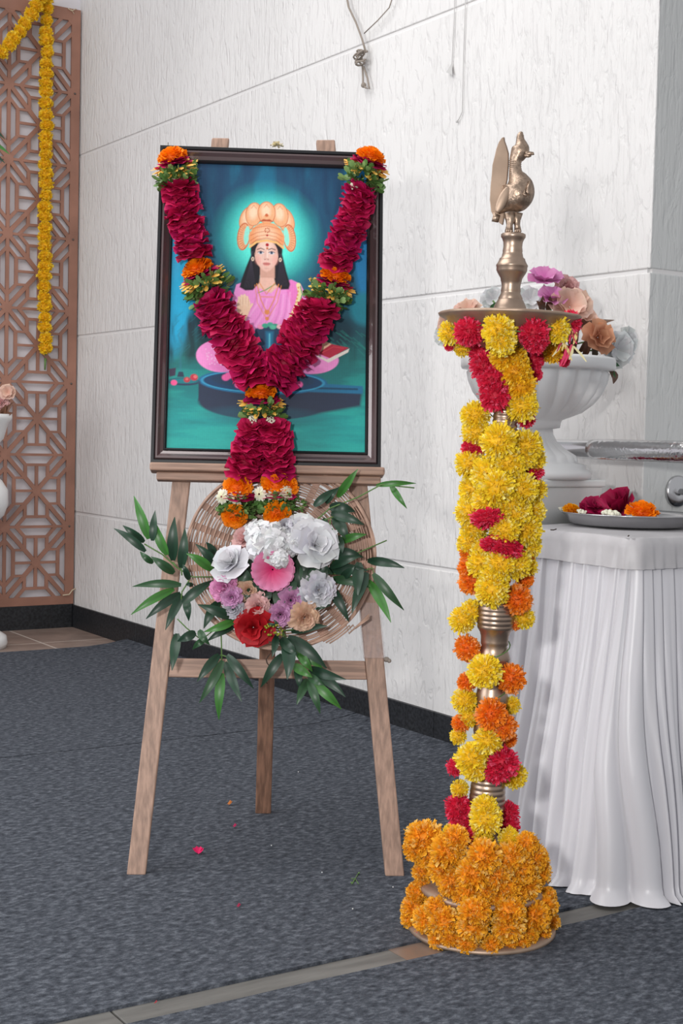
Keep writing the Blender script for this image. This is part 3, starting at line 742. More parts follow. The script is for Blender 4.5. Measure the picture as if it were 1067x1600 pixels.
    put(poly([(394, 380), (389, 400), (381, 420), (374, 440), (371, 452), (380, 457), (392, 456), (402, 444), (403, 425), (398, 405)], 2), hr)
    put(poly([(432, 382), (438, 400), (444, 425), (450, 445), (448, 453), (436, 454), (427, 446), (424, 432), (430, 408)], 2), hr)
    for k in range(14):
        t = k/13; put(line([(392-4*t, 395), (378+18*t, 452)], .8, .8)*.3, L((66, 58, 76))); put(line([(434+2*t, 398), (430+16*t, 448)], .8, .8)*.25, L((66, 58, 76)))
    # face
    sk = L((240, 200, 186))
    put(poly([(396, 384), (430, 384), (431, 415), (426, 432), (402, 432), (396, 415)], 2), hr); put(poly([(403, 416), (426, 416), (426, 436), (403, 436)], 2), L((214, 164, 146)))
    put(ell(413, 400, 18.5, 23, .06), L((226, 178, 162))); put(poly([(395, 398), (431, 398), (427, 414), (419, 424), (413, 427), (407, 424), (399, 414)], 3), L((232, 184, 168)))
    put(ell(413, 402, 13, 19, .5)*.85, sk); put(ell(413, 384, 12, 8, .5)*.5, L((250, 222, 208)))
    put(ell(400, 408, 5, 7, .8)*.35, L((240, 160, 150))); put(ell(426, 408, 5, 7, .8)*.35, L((240, 160, 150)))
    for s_ in (-1, 1):
        ex_ = 413+s_*8.5-0.5
        put(line([(ex_-5*s_, 391.5), (ex_, 389.6), (ex_+5.5*s_, 391.6)], 1.5, .8)*.85, L((70, 50, 50)))
        put(ell(ex_, 396.5, 4.6, 2.4, .3)*.9, L((214, 216, 224))); put(ell(ex_, 396.4, 2.1, 2.2, .4), L((70, 92, 118))); put(ell(ex_, 396.4, .9, .9, .5), L((20, 20, 30)))
        put(line([(ex_-4.8, 396), (ex_, 394.1), (ex_+4.8, 396)], 1.1, .7)*.85, L((66, 46, 48)))
    put(line([(412, 392), (411, 400), (410.6, 404)], 1.6, 1.6)*.3, L((190, 130, 116))); put(line([(414.5, 394), (414.5, 404)], 2, 1.6)*.5, L((255, 236, 224)))
    put(ell(413, 406.5, 4.2, 1.8, .8)*.4, L((196, 134, 120))); put(ell(410.6, 407.3, 1, .7, .6)*.7, L((140, 80, 76))); put(ell(415.6, 407.3, 1, .7, .6)*.7, L((140, 80, 76)))
    put(ell(413, 413.4, 6, 1.8, .4)*.85, L((206, 108, 104))); put(ell(413, 415.8, 4.8, 1.6, .5)*.8, L((224, 134, 124))); put(line([(407.4, 414.2), (413, 414.4), (418.8, 414.2)], .7, .6)*.8, L((130, 56, 60)))
    put(ell(413, 421, 4, 1.4, .8)*.3, L((200, 140, 124)))
    put(poly([(393, 384), (400, 380), (396, 390), (395, 400)], 1.5), hr); put(poly([(433, 384), (426, 380), (430, 390), (431, 400)], 1.5), hr)
    for x_ in (391.5, 434.5): put(ell(x_, 407, 2.2, 3.2, .4), L((236, 214, 190))); put(ell(x_, 407, 1, 1.6, .4), L((120, 80, 70)))
    # crown: hood lobes, dome, side fans
    og, ogd, ogl = L((240, 178, 132)), L((206, 104, 62)), L((252, 222, 190))
    for (cx_, cy_, rx, ry, ro) in ((384, 344, 12, 20, .35), (443, 344, 12, 20, -.35), (393, 336, 12, 18, .15), (434, 336, 12, 18, -.15), (413, 333, 13, 17, 0)):
        put(ell(cx_, cy_, rx+1, ry+1, .06, ro), ogd); put(ell(cx_, cy_, rx, ry, .07, ro), og); put(ell(cx_-1, cy_-3, rx*.55, ry*.6, .8, ro)*.8, ogl)
        put(line([(cx_-4, cy_-ry*.5), (cx_, cy_-ry*.8), (cx_+4, cy_-ry*.5)], 1, .8)*.6, ogd)
    for s_ in (-1, 1):
        put(ell(413+s_*36, 372, 10, 22, .06, -s_*.12), ogd); put(ell(413+s_*36, 372, 8.6, 20, .07, -s_*.12), og); put(ell(413+s_*31, 370, 4.2, 15, .12, -s_*.12), L((150, 236, 216)))
        for k in range(13):
            a = -1.25+k*.21; put(line([(413+s_*(31+7*cos(a)), 372+15*sin(a)), (413+s_*(32+12.5*cos(a)), 372+21*sin(a))], 1, .6)*.75, ogd)
    put(poly([(386, 386), (385, 370), (391, 358), (402, 350), (413, 348), (425, 350), (435, 358), (441, 370), (440, 386), (430, 378), (413, 374), (396, 378)], 1.5), L((240, 160, 108)))
    put(ell(413, 368, 16, 13, .8)*.6, ogl)
    for y_, hh in ((386, 12), (380, 11), (372, 9), (362, 7)): put(line([(388, y_-2), (398, y_-hh+2), (413, y_-hh-1), (428, y_-hh+2), (438, y_-2)], 1.1, .8)*.7, ogd)
    put(line([(387, 388), (397, 380), (413, 377), (429, 380), (439, 388)], 3.4, 1), L((246, 190, 120)))
    put(ell(413, 345, 8, 2.2, .2), ogd); put(ell(413, 340, 5, 4, .2), og); put(ell(413, 337, 2.6, 2.6, .3), ogd); put(line([(403, 347), (413, 344.5), (423, 347)], 1.3, .7), L((170, 70, 40)))
    for k in range(8): a = k*pi/4; put(ell(414+3.6*cos(a), 361+3.6*sin(a), 1, 1, .4), L((190, 90, 60)))
    for y_, rr, cc in ((369, 1.6, (180, 30, 40)), (384, 2.6, (176, 16, 36)), (389.5, 1.7, (200, 110, 60))): put(ell(414, y_, rr, rr, .3), L(cc))
    # necklaces
    gold = L((226, 140, 70))
    put(line([(398, 446), (404, 470), (414, 492), (425, 470), (432, 446)], 1.8, 1)*.85, gold); put(line([(395, 448), (399, 476), (414, 502), (430, 474), (436, 448)], 1.3, 1)*.75, gold)
    put(line([(402, 444), (413, 462), (426, 444)], 1.4, 1)*.8, gold); put(ell(414, 490, 4.5, 4, .4)*.9, gold); put(ell(414, 500, 3, 3, .4)*.9, gold); put(line([(405, 466), (424, 466)], 2, 1)*.7, gold)
    # raised hand
    put(poly([(367, 476), (371, 468), (377, 464), (384, 466), (388, 476), (388, 486), (384, 496), (380, 506), (372, 500), (367, 488)], 1.5), L((244, 206, 176)))
    for x_, t_ in ((370, 468), (374, 465), (379, 464), (383, 467)): put(line([(x_, t_+15), (x_, t_)], 3.2, .8), L((246, 212, 184))); put(line([(x_+2, t_+14), (x_+2, t_+3)], .6, .6)*.5, L((200, 150, 120)))
    put(line([(386, 486), (391, 478)], 3, .8), L((244, 206, 176)))
    # dark pillar stone before her
    put(poly([(394, 522), (396, 516), (412, 511), (436, 514), (445, 522), (443, 560), (398, 560)], 2), L((28, 60, 92)))
    put(poly([(412, 520), (424, 520), (422, 560), (414, 560)], 5)*.8, L((30, 130, 170))); put(line([(418, 524), (418, 556)], 2, 2)*.8, L((110, 215, 235)))
    put(ell(420, 560, 16, 3.5, .3), L((50, 160, 196))); put(ell(420, 568, 12, 3, .3), L((60, 170, 200)))
    for x_, y_, c_ in ((404, 513, (240, 150, 190)), (411, 511, (60, 170, 140)), (419, 509, (70, 170, 150)), (427, 511, (50, 150, 130)), (434, 512, (240, 190, 200)), (423, 513, (90, 190, 160))): put(ell(x_, y_, 5, 3.6, .4), L(c_))
    # offerings at lower left
    put(ell(285, 601, 25, 6, .2), L((40, 58, 84))); put(ell(285, 600, 22, 4, .3), L((20, 120, 130)))
    for x_, y_, r_, c_ in ((270, 603, 5, (246, 90, 150)), (290, 598, 5, (180, 60, 70)), (301, 594, 6, (190, 50, 70)), (303, 593, 3, (226, 110, 110)), (290, 597, 2.4, (220, 100, 100))): put(ell(x_, y_, r_, r_*.85, .3), L(c_))
    put(poly([(262, 582), (273, 580), (272, 592), (263, 594)], 1.5), L((60, 50, 74))); put(line([(280, 592), (280, 560), (283, 545), (276, 530), (284, 515)], 3, 3)*.5, L((50, 120, 140))); put(poly([(275, 594), (277, 586), (284, 586), (286, 594)], 1), L((40, 60, 80)))
    wv = 1+.035*(np.sin(X*NX*2.1)+np.sin(Y*NY*2.3))+(noi(150, 200, 1)-.25)*.16
    img = np.clip(img*wv[..., None], 0, 1)
    return NX, NY, img
NX, NY, img = paint()
inv = ROOTM[fr.name].inverted()
a_, b_, c_ = inv @ EP(iL-.002, iT+.002, .017), inv @ EP(iR+.002, iT+.002, .017), inv @ EP(iL-.002, iB-.002, .017)
gx, gy = np.meshgrid(np.linspace(0, 1, NX+1), np.linspace(0, 1, NY+1))
vs = np.array(a_)[None, None]+gx[..., None]*np.array(b_-a_)+gy[..., None]*np.array(c_-a_)
idx = np.arange((NX+1)*(NY+1)).reshape(NY+1, NX+1)
fs = np.stack([idx[1:, :-1], idx[1:, 1:], idx[:-1, 1:], idx[:-1, :-1]], -1).reshape(-1, 4)
me = bpy.data.meshes.new('print_sheet'); me.from_pydata(vs.reshape(-1, 3).tolist(), [], fs.tolist()); me.update()
ca = me.color_attributes.new('Col', 'FLOAT_COLOR', 'POINT'); buf = np.ones((len(me.vertices), 4), dtype=np.float32); buf[:, :3] = img.reshape(-1, 3); ca.data.foreach_set('color', buf.ravel())
me.materials.append(M['paint']); o = bpy.data.objects.new('print_sheet', me); C.objects.link(o); o.parent = fr; o['label'] = 'teal print of a crowned woman in a pink sari with a halo'
mb = MB(); ebox(mb, [(FLc+.004, FB+.004), (FRc-.004, FB+.004), (FRc-.004, FT-.004), (FLc+.004, FT-.004)], .003, .0145); part('backing_board', mb, M['frame_black'], fr, smooth=False)

# small cream flower on the frame's top edge
p = EPX(433, 228, .02); 
o = inst('cream_flower', rose_mesh('cream_flower', (.75, .68, .5), (.6, .5, .25), 77, layers=[(7, .1, .9, .5, .1, 0), (6, .5, .8, .45, .05, .05), (5, 1, .6, .4, .02, .1)]), TRS(p, Z, .017))
tag(o, 'small wilted cream flower lying on the top edge of the portrait frame', 'flower')

# ------------------------------------------------------------------ rose garland
random.seed(11)
gl = root('rose_garland', EP(0, .95, .06), 'V-shaped crimson rose garland with orange marigolds hung over the portrait', 'garland', rot=ROTE)
KE = .00139
def GP(x, y, w_): return EPX(x, y, w_)
def strand(pts, r, wbase=.034, step=.5, magenta=.3):
    P = [GP(x, y, wbase+r*.8) for x, y in pts]
    L = [0]
    for a, b in zip(P, P[1:]): L.append(L[-1]+(b-a).length)
    s = 0
    while s <= L[-1]+1e-6:
        i = min(max(j for j in range(len(L)) if L[j] <= s+1e-9), len(P)-2)
        t = (s-L[i])/(L[i+1]-L[i]); p = P[i].lerp(P[i+1], t); d = (P[i+1]-P[i]).normalized()
        n = (d*-1+EN*rnd(.3, .9)+EX*rnd(-.3, .3)).normalized()
        me = random.choice(RS) if random.random() > magenta else random.choice(RSB)
        inst('rose', me, TRS(p+EX*rnd(-.003, .003), n, r*rnd(1.0, 1.12)), gl)
        s += r*step
    mb = MB(); mb.col = CR2; mb.tube(P, r*.5, 8); return mb
def addcore(mb): part('garland_core', mb, M['petal'], gl, colors=True)
addcore(strand([(280, 294), (288, 335), (300, 380), (306, 404)], .039))
addcore(strand([(564, 300), (549, 345), (534, 388), (525, 410)], .0385))
addcore(strand([(332, 474), (352, 510), (375, 550), (402, 592)], .0465))
addcore(strand([(496, 484), (476, 520), (450, 562), (424, 596)], .0465))
addcore(strand([(393, 672), (388, 705), (378, 744)], .036, .036))
addcore(strand([(427, 670), (430, 705), (433, 742)], .037, .036))
def node(x, y, r, up_, wb=.034, og=True, lr=1.15, face=.55, mg_off=0):
    """marigold + rose collar + yellow petals + leaves; up_ = unit direction (px) along strand upwards"""
    ux, uy = up_
    def q(k, w_=0): return GP(x+ux*k, y+uy*k, wb+r*.75+w_)
    D = (q(10)-q(-10)).normalized(); nn = (D+EN*face).normalized()
    if og: inst('marigold', random.choice(MG), TRS(q(24+mg_off, .002), nn, r*1.02, sz=r*.9), gl, 'orange marigold')
    inst('rose', random.choice(RSB), TRS(q(14), (D+EN*.45).normalized(), r*1.2, sz=r*.6), gl)
    inst('petal_ring', DY[0], TRS(q(8), (D*.8+EN*.5).normalized(), r*1.36), gl, 'pale yellow petals')
    inst('petal_ring', DY[0], TRS(q(5), (D*.7+EN*.7).normalized(), r*1.3), gl, 'pale yellow petals')
    for k in range(3): inst('leaf_ring', LB[k], TRS(q(-6-4*k), (D+EN*rnd(-.2, .2)).normalized(), r*lr*rnd(.98, 1.08)), gl, 'small green leaves')
node(275, 268, .034, (-.25, 1*-1), lr=1.5); node(571, 268, .035, (.35, -1), lr=1.45)
node(320, 441, .036, (-.5, -.9), lr=1.5); node(517, 455, .0355, (.3, -1), lr=1.5)
node(409, 637, .0335, (-.05, -1), lr=1.42)
for x, y in ((268, 283), (553, 291), (395, 655), (423, 656)): inst('cream_bit', JP, TRS(GP(x, y, .075), (EN+Z*.3), .012), gl, 'cream white flower bit')
# the two tassel ends
for x, y, r in ((372, 762, .036), (431, 758, .0385)):
    q = lambda dy, w_=0: GP(x, y+dy, .036+.03+w_)
    inst('marigold', random.choice(MG), TRS(q(-2, .004), (EU*.5+EN).normalized(), r*.9), gl, 'orange marigold')
    if x > 400: inst('marigold', MG[1], TRS(q(0)+EX*.022, (EU*.5+EN+EX*.4).normalized(), r*.75), gl, 'orange marigold')
    inst('rose', RSB[0], TRS(q(14, -.002), (EU*.9+EN*.25), r*1.12, sz=r*.6), gl)
    for dx, dy in ((-22, 24), (0, 26), (22, 22)):
        if x < 400 and dx > 10: continue
        inst('daisy', DW[0], TRS(GP(x+dx-4, y+dy-10, .085), (EN+EU*.25+EX*dx*.02-EU*.4), .0185), gl, 'white daisy-like flower')
    for k in range(4): inst('leaf_ring', LB[k % 3], TRS(q(26+k*5, -.006), (EU+EN*rnd(-.2, .3)), r*1.25*rnd(.9, 1.05)), gl, 'small green leaves')
    inst('marigold', MG[2], TRS(GP(x-6 if x < 400 else x+2, y+45, .075), (-EU*.8+EN), r*.82, sz=r*.7), gl, 'orange marigold')
inst('leaf_ring', LB[0], TRS(GP(466, 788, .06), EN, .02), gl, 'small green leaves')

# ------------------------------------------------------------------ woven tray
bu, bv, BR = .018, .688, .206
tr = root('woven_tray', EP(bu, bv-BR, .03), 'round flat woven cane tray fixed to the easel below the portrait', 'tray', rot=ROTE)
def tw(r): return .006+.02*(r/BR)**2
mb = MB(); NS = 26; random.seed(8)
ring_r = []; r = .022
while r < BR-.006: ring_r.append(r); r += rnd(.0046, .0062)
for k, r in enumerate(ring_r):
    n = 156; wd = .0020; ph = pi*(k % 2)
    pts = []
    a0 = rnd(0, 6); da = 2*pi
    vs = []; fs = []
    for i in range(n):
        a = 2*pi*i/n; rr = r+.0016*noise.noise(V((cos(a)*3, sin(a)*3, k*1.7)))*1.6
        h = tw(r)+.0032*sin(a*NS/2+ph)
        for (dr, dh) in ((-wd, 0), (0, .0014), (wd, 0), (0, -.0014)):
            vs.append(EP(bu+(rr+dr)*cos(a), bv+(rr+dr)*sin(a), h+dh))
    for i in range(n):
        j = (i+1) % n
        for q in range(4): fs.append((i*4+q, i*4+(q+1) % 4, j*4+(q+1) % 4, j*4+q))
    mb.add(vs, fs)
part('cane_weave', mb, M['cane'], tr, kind='stuff')
for s in range(NS):
    a = 2*pi*(s+.5)/NS+.04; wide = .0075 if s % 3 else .011
    mb = MB(); c, s_ = cos(a), sin(a)
    b4 = []; rs_ = (.004, .07, .14, BR-.004)
    for r in rs_:
        for sd in (-1, 1):
            for dh in (-.0009, .0009): b4.append(EP(bu+r*c-sd*wide*s_, bv+r*s_+sd*wide*c, tw(r)+dh))
    fs = []
    for i in range(3):
        o_ = i*4; fs += [(o_, o_+4, o_+6, o_+2), (o_+1, o_+3, o_+7, o_+5), (o_, o_+1, o_+5, o_+4), (o_+2, o_+6, o_+7, o_+3)]
    mb.add(b4, fs); part('cane_spoke', mb, M['cane2'], tr, smooth=False)
mb = MB()
for q in range(4):
    mb.tube([EP(bu+(BR+.002*sin(7*a+q))*cos(a), bv+(BR-.003+.002*sin(5*a+q*2))*sin(a), tw(BR)+.003*cos(q*1.57+a*9)) for a in [2*pi*i/120 for i in range(121)]], .0032, 6)
part('rim', mb, M['cane'], tr)
mb = MB()
for da, rr in ((0, .0), (.02, .005), (.05, .01)):
    mb.tube([EP(bu+(BR+rr+.003)*cos(a), bv+(BR+rr+.003)*sin(a), tw(BR)+.002) for a in [-1.1+da+.1*i for i in range(4)]]+[EPX(545+da*200, 990-rr*800, .04), EPX(577, 960+rr*600, .045)], .0018, 5)
part('loose_strand', mb, M['cane'], tr)

# ------------------------------------------------------------------ artificial bouquet on the tray
random.seed(21)
bq = root('flower_bouquet', EPX(430, 930, .04), 'artificial bouquet of white, pink and red flowers with bamboo leaves on the woven tray', 'flowers', rot=ROTE)
def bflower(nm, me, x, y, r, w_=.09, tilt=(0, 0), lab=None, sz=None):
    return inst(nm, me, TRS(EPX(x, y, w_), EN+EX*tilt[0]+EU*tilt[1], r, sz=sz), bq, lab)
Wt, Wt2 = (.78, .78, .8), (.68, .68, .72)
wrose = rose_mesh('white_rose', Wt, Wt2, 31, layers=[(5, .35, 1, 1.15, .05, 0), (5, .8, .9, 1.0, .04, .02), (4, 1.15, .85, .9, .03, .04), (3, 1.4, .75, .7, .02, .05)], ruf=.05)
wrose2 = rose_mesh('white_rose', Wt, Wt2, 37, layers=[(6, .2, 1, 1.05, .05, 0), (5, .55, .85, .95, .04, .05), (5, .9, .7, .8, .03, .08), (4, 1.25, .55, .6, .02, .1)], ruf=.08)
def hydr(name, c, c2, seed, n=26):
    random.seed(seed); mb = MB(); ga = pi*(3-sqrt(5))
    for i in range(n):
        z = 1-(i+.5)/n*.85; a = i*ga; s = sqrt(max(0, 1-z*z)); nn = V((s*cos(a), s*sin(a), z))
        T0 = Matrix.Translation(nn*.72) @ align(nn+V((rnd(-.3, .3), rnd(-.3, .3), 0)), rnd(0, 6))
        for k in range(4): petal(mb, T0 @ PT(k*pi/2+rnd(-.1, .1), .15+rnd(-.15, .2)), .36, .38, 3, 1, cup=-.15, c0=c2, c1=jit(c, .06), base=.3)
    return mb.mesh(name, M['petal'], True, None, True)
hw_ = hydr('white_hydrangea', (.82, .82, .83), (.7, .7, .72), 3)
def carn(name, c, c2, seed, jag=.05, n=(10, 10, 9, 8, 6)):
    random.seed(seed); els = (-.05, .25, .55, .9, 1.2)
    return flower([(n[i], els[i], .95-.12*i, .55, .08, .04*i) for i in range(5)], c2, c, 4, 2, ruf=.12, base=.25, jag=jag).mesh(name, M['petal'], True, None, True)
cw = carn('white_carnation', (.7, .69, .74), (.6, .6, .66), 41); cp = carn('pink_carnation', (.72, .3, .52), (.6, .2, .42), 42); clil = carn('lilac_carnation', (.66, .34, .56), (.5, .2, .42), 46)
cpe = carn('peach_carnation', (.74, .5, .36), (.66, .4, .28), 43); cpp = carn('pale_pink_carnation', (.74, .46, .44), (.66, .36, .36), 44); cg = carn('grey_lilac_carnation', (.55, .53, .58), (.46, .44, .5), 45)
redr = rose_mesh('red_rose', (.5, .012, .02), (.3, .004, .008), 51, layers=[(5, .1, 1, 1.1, .05, 0), (5, .45, .9, 1.0, .04, .02), (4, .9, .7, .8, .03, .04), (3, 1.3, .5, .6, .02, .05)])
def gerb(name):
    random.seed(61); mb = MB()
    for el, L, n in ((.15, 1.0, 15), (.3, .95, 13)):
        for k in range(n): petal(mb, PT(2*pi*k/n+el, el, .04), L, .5, 4, 2, ruf=.05, cup=.06, c0=(.75, .02, .16), c1=jit((.8, .3, .5), .06), base=.2, jag=.03)
    return mb.mesh(name, M['petal'], True, None, True)
gb = gerb('pink_dianthus')
bflower('rose', wrose, 362, 882, .044, .085, (-.5, .5), 'white rose bud')
bflower('hydrangea', hydr('white_hydrangea', (.82, .82, .83), (.7, .7, .72), 5, 34), 420, 852, .06, .095, (0, .1), 'white hydrangea')
bflower('hydrangea', hw_, 402, 832, .034, .08, (-.3, .3), 'white hydrangea')
bflower('carnation', cpp, 384, 842, .034, .065, (-.6, .2), 'pale pink carnation')
bflower('hydrangea', hw_, 452, 852, .031, .1, (.2, .1), 'white hydrangea')
bflower('rose', wrose2, 490, 852, .056, .095, (.4, .2), 'large white rose')
bflower('rose', wrose2, 470, 825, .034, .08, (.1, .6), 'white rose')
bflower('carnation', cg, 448, 824, .03, .075, (0, .5), 'pale lilac-white carnation')
bflower('hydrangea', hw_, 436, 873, .026, .125, (0, -.4), 'white hydrangea')
bflower('dianthus', gb, 426, 890, .047, .115, (.1, -.3), 'pink flower with deep pink centre')
bflower('carnation', cw, 497, 922, .042, .09, (.3, -.1), 'greyish white carnation')
bflower('carnation', cw, 482, 935, .03, .085, (0, -.3), 'greyish white carnation')
bflower('carnation', cp, 350, 918, .033, .085, (-.5, 0), 'pink carnation')
bflower('carnation', clil, 362, 933, .026, .095, (-.2, -.2), 'lilac pink carnation')
bflower('carnation', cg, 366, 950, .027, .085, (-.4, -.3), 'grey lilac carnation')
bflower('carnation', cpe, 388, 922, .027, .08, (0, 0), 'peach carnation')
bflower('carnation', cpp, 403, 948, .031, .09, (0, -.2), 'pale pink carnation')
bflower('carnation', clil, 454, 938, .033, .085, (.1, -.1), 'lilac pink carnation')
bflower('carnation', clil, 438, 960, .03, .085, (0, -.4), 'lilac pink carnation')
bflower('carnation', cpe, 475, 964, .036, .09, (.2, -.4), 'beige carnation')
bflower('rose', redr, 396, 980, .043, .085, (-.1, -.35), 'red rose')
# yellow green sprig
mb = MB(); random.seed(5)
for k in range(26): mb.sph(EPX(428+rnd(-14, 14), 984+rnd(-9, 9), .105+rnd(0, .012)), rnd(.0016, .0028), 5, 4)
mb.col = (.3, .33, .03); mb.c = [mb.col]*len(mb.v); part('bud_sprig', mb, M['petal'], bq, label='yellow green bud sprig', colors=True)
def crop4(x, y): return 160+x*.4686, 700+y*.4686
def bleaf(x0, y0, x1, y1, c, w0=.07, w1=.09, wd=.02, bend=0.0, par=None, lab=None):
    a = crop4(x0, y0); b = crop4(x1, y1); A_, B_ = EPX(*a, w0), EPX(*b, w1); d = B_-A_; A_ = A_-d*.1; d = B_-A_
    s = d.cross(EN).normalized(); n = 8
    pts = [A_.lerp(B_, i/n)+EN*.012*sin(pi*i/n)+s*bend*d.length*sin(pi*i/n) for i in range(n+1)]
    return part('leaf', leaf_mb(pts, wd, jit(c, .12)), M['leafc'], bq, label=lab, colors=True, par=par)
def spray(paths, leaves, lab):
    mb = MB()
    for P, w_ in paths: mb.tube([EPX(*crop4(x, y), w_) for x, y in P], .0016, 6)
    sp = part('bamboo_spray', mb, M['stem'], bq, label=lab)
    for L in leaves:
        c = {'d': G_D, 'm': G_M, 'l': G_L}[L[4]]; bleaf(*L[:4], c, bend=rnd(-.05, .05), par=sp, wd=(L[5] if len(L) > 5 else .0205), w0=rnd(.05, .08), w1=rnd(.06, .1))
spray([([(380, 430), (300, 430), (250, 400), (200, 355), (140, 320)], .055), ([(290, 440), (265, 480), (262, 520)], .055), ([(250, 400), (235, 380)], .055), ([(265, 425), (262, 395)], .055)],
      [(150, 290, 105, 160, 'l'), (168, 300, 176, 208, 'd', .017), (212, 345, 168, 232, 'l'), (134, 338, 38, 268, 'd', .017), (133, 308, 68, 258, 'd', .017), (236, 362, 241, 230, 'd', .024), (263, 388, 275, 268, 'd', .022),
       (232, 412, 162, 362, 'm'), (165, 380, 125, 345, 'm', .014), (286, 435, 268, 388, 'd', .014), (358, 402, 280, 352, 'l'), (248, 457, 100, 462, 'm', .018), (226, 478, 95, 556, 'l', .018), (250, 492, 145, 570, 'd', .02),
       (262, 502, 210, 607, 'd', .02), (278, 508, 288, 577, 'd', .018), (277, 510, 372, 440, 'd', .022), (300, 458, 278, 456, 'd', .01)], 'bamboo leaf spray spreading to the left')
spray([([(420, 570), (380, 600), (330, 640), (280, 600), (250, 570)], .04), ([(395, 600), (397, 660), (398, 720)], .045), ([(397, 690), (375, 700)], .045), ([(397, 690), (425, 700)], .045)],
      [(425, 562, 318, 522, 'd', .022), (432, 578, 338, 613, 'l', .018), (430, 600, 348, 645, 'd', .016), (385, 520, 338, 602, 'd', .022), (325, 612, 358, 656, 'm', .016), (305, 618, 250, 645, 'd', .02), (248, 630, 232, 742, 'd', .022),
       (340, 640, 300, 672, 'm', .014), (382, 697, 315, 780, 'd'), (394, 722, 323, 850, 'm', .021), (398, 765, 388, 906, 'l', .021), (414, 726, 464, 846, 'd'), (424, 700, 504, 802, 'd'), (375, 360, 346, 314, 'd', .018), (380, 397, 310, 320, 'd', .021)], 'bamboo leaf spray hanging at the lower left')
spray([([(560, 590), (600, 610), (640, 680), (690, 760), (710, 790)], .05), ([(600, 610), (640, 605), (700, 598)], .055), ([(600, 610), (610, 660)], .06)],
      [(592, 698, 528, 798, 'd', .021), (614, 650, 616, 772, 'd', .03), (578, 630, 566, 697, 'd', .016), (630, 640, 748, 735, 'd', .028), (650, 680, 735, 735, 'l', .022), (640, 728, 700, 765, 'l', .02), (680, 778, 648, 856, 'm', .019),
       (690, 788, 726, 886, 'm', .019), (712, 790, 797, 871, 'l', .021), (702, 745, 810, 830, 'd', .024), (700, 738, 812, 772, 'd', .022), (640, 610, 750, 594, 'd', .02), (650, 735, 655, 800, 'd', .018), (600, 640, 650, 690, 'd', .022), (660, 690, 700, 745, 'l', .018), (690, 760, 740, 790, 'm', .018)], 'bamboo leaf spray hanging at the lower right')
spray([([(690, 260), (760, 200), (850, 165), (930, 122), (990, 128), (1040, 133)], .07), ([(740, 240), (770, 230)], .07), ([(760, 240), (755, 280)], .08)],
      [(925, 124, 1046, 118, 'l', .013), (965, 130, 1015, 202, 'l', .014), (790, 155, 852, 70, 'l', .018), (712, 188, 778, 135, 'd', .018), (765, 200, 842, 212, 'd', .025), (772, 222, 872, 256, 'd', .022), (740, 245, 714, 348, 'd', .021), (752, 270, 768, 382, 'l', .022),
       (775, 235, 820, 312, 'd', .026), (795, 312, 880, 288, 'l', .018), (778, 300, 800, 350, 'd', .02), (750, 180, 790, 130, 'd', .014)], 'bamboo leaf spray at the upper right')
spray([([(760, 400), (850, 350), (948, 308)], .05), ([(740, 420), (830, 420), (900, 400), (910, 440)], .06)],
      [(895, 378, 1007, 400, 'd', .02), (912, 430, 1005, 541, 'm', .02), (893, 455, 962, 582, 'l', .022), (765, 408, 885, 408, 'd', .024), (772, 440, 892, 466, 'm', .02), (855, 392, 850, 500, 'd', .025), (878, 428, 832, 552, 'd', .024), (762, 470, 822, 580, 'd', .022),
       (778, 350, 870, 365, 'd', .022), (705, 380, 768, 420, 'd', .022), (770, 395, 860, 362, 'd', .02), (800, 430, 840, 395, 'd', .018)], 'bamboo leaf spray at the right side')
for (x0, y0, x1, y1, c, wd) in ((660, 380, 655, 468, (.03, .06, .035), .034), (690, 385, 668, 465, (.05, .1, .06), .036), (590, 475, 590, 548, (.09, .14, .1), .03), (620, 440, 628, 500, (.06, .11, .07), .034), (450, 415, 500, 440, (.05, .1, .06), .03), (480, 460, 485, 520, (.02, .06, .03), .016),
                              (545, 470, 552, 520, (.03, .06, .035), .024), (630, 500, 600, 560, (.03, .07, .04), .03), (700, 520, 760, 525, (.03, .07, .04), .024), (450, 400, 490, 405, (.02, .05, .03), .03), (640, 410, 700, 400, (.03, .06, .035), .04), (560, 560, 580, 600, (.03, .07, .04), .03), (520, 430, 530, 490, (.02, .05, .03), .03), (720, 400, 735, 450, (.03, .06, .035), .035), (420, 520, 470, 560, (.02, .05, .03), .03)):
    bleaf(x0, y0, x1, y1, c, .075, .085, wd, lab='broad dark green leaf')
mb = MB(); mb.sph(EPX(428, 905, .035), (.075, .03, .085), 16, 12); part('foam_core', mb, mat('dark_foam', (.02, .035, .02), .9), bq)

# ------------------------------------------------------------------ brass lamp
LBs = V((1.703, 2.083, 0)); TILT = .0165
RT = Matrix.Rotation(TILT, 3, FH)
def LT(p): return LBs+RT @ V(p)
def zy(y): return (1453-y)*.00122
lamp = root('brass_oil_lamp', LBs, 'tall brass oil lamp stand topped by a peacock and wound with paper flowers', 'lamp')
K = .00122
base_prof = [(0, 0), (.140, 0), (.143, .004), (.140, .009), (.125, .013), (.105, .02), (.09, .035), (.085, .05), (.09, .062), (.118, .075), (.122, .081), (.118, .087), (.1, .092), (.075, .1), (.06, .115), (.048, .14), (.04, .165), (.032, .19), (.028, .205), (0, .206)]
mb = MB(); mb.lathe(base_prof, lambda p: LBs+p, 72); part('base', mb, M['brass_plain'], lamp)
def ringed(y0, y1, rf, n, d=.001):
    out = []
    for i in range(n):
        ya_ = y0+(y1-y0)*i/n; yb = y0+(y1-y0)*(i+1)/n; h_ = yb-ya_
        for t, dd in ((.05, -d), (.3, 0), (.7, 0), (.95, -d)): y_ = ya_+h_*t; out.append((rf((y_-y0)/(y1-y0))*K+dd, zy(y_)))
    return out
prof = [(.028, .2)]
prof += ringed(1285, 1210, lambda t: 24+5.5*sin(pi*min(1, .35+t*.55)), 9)
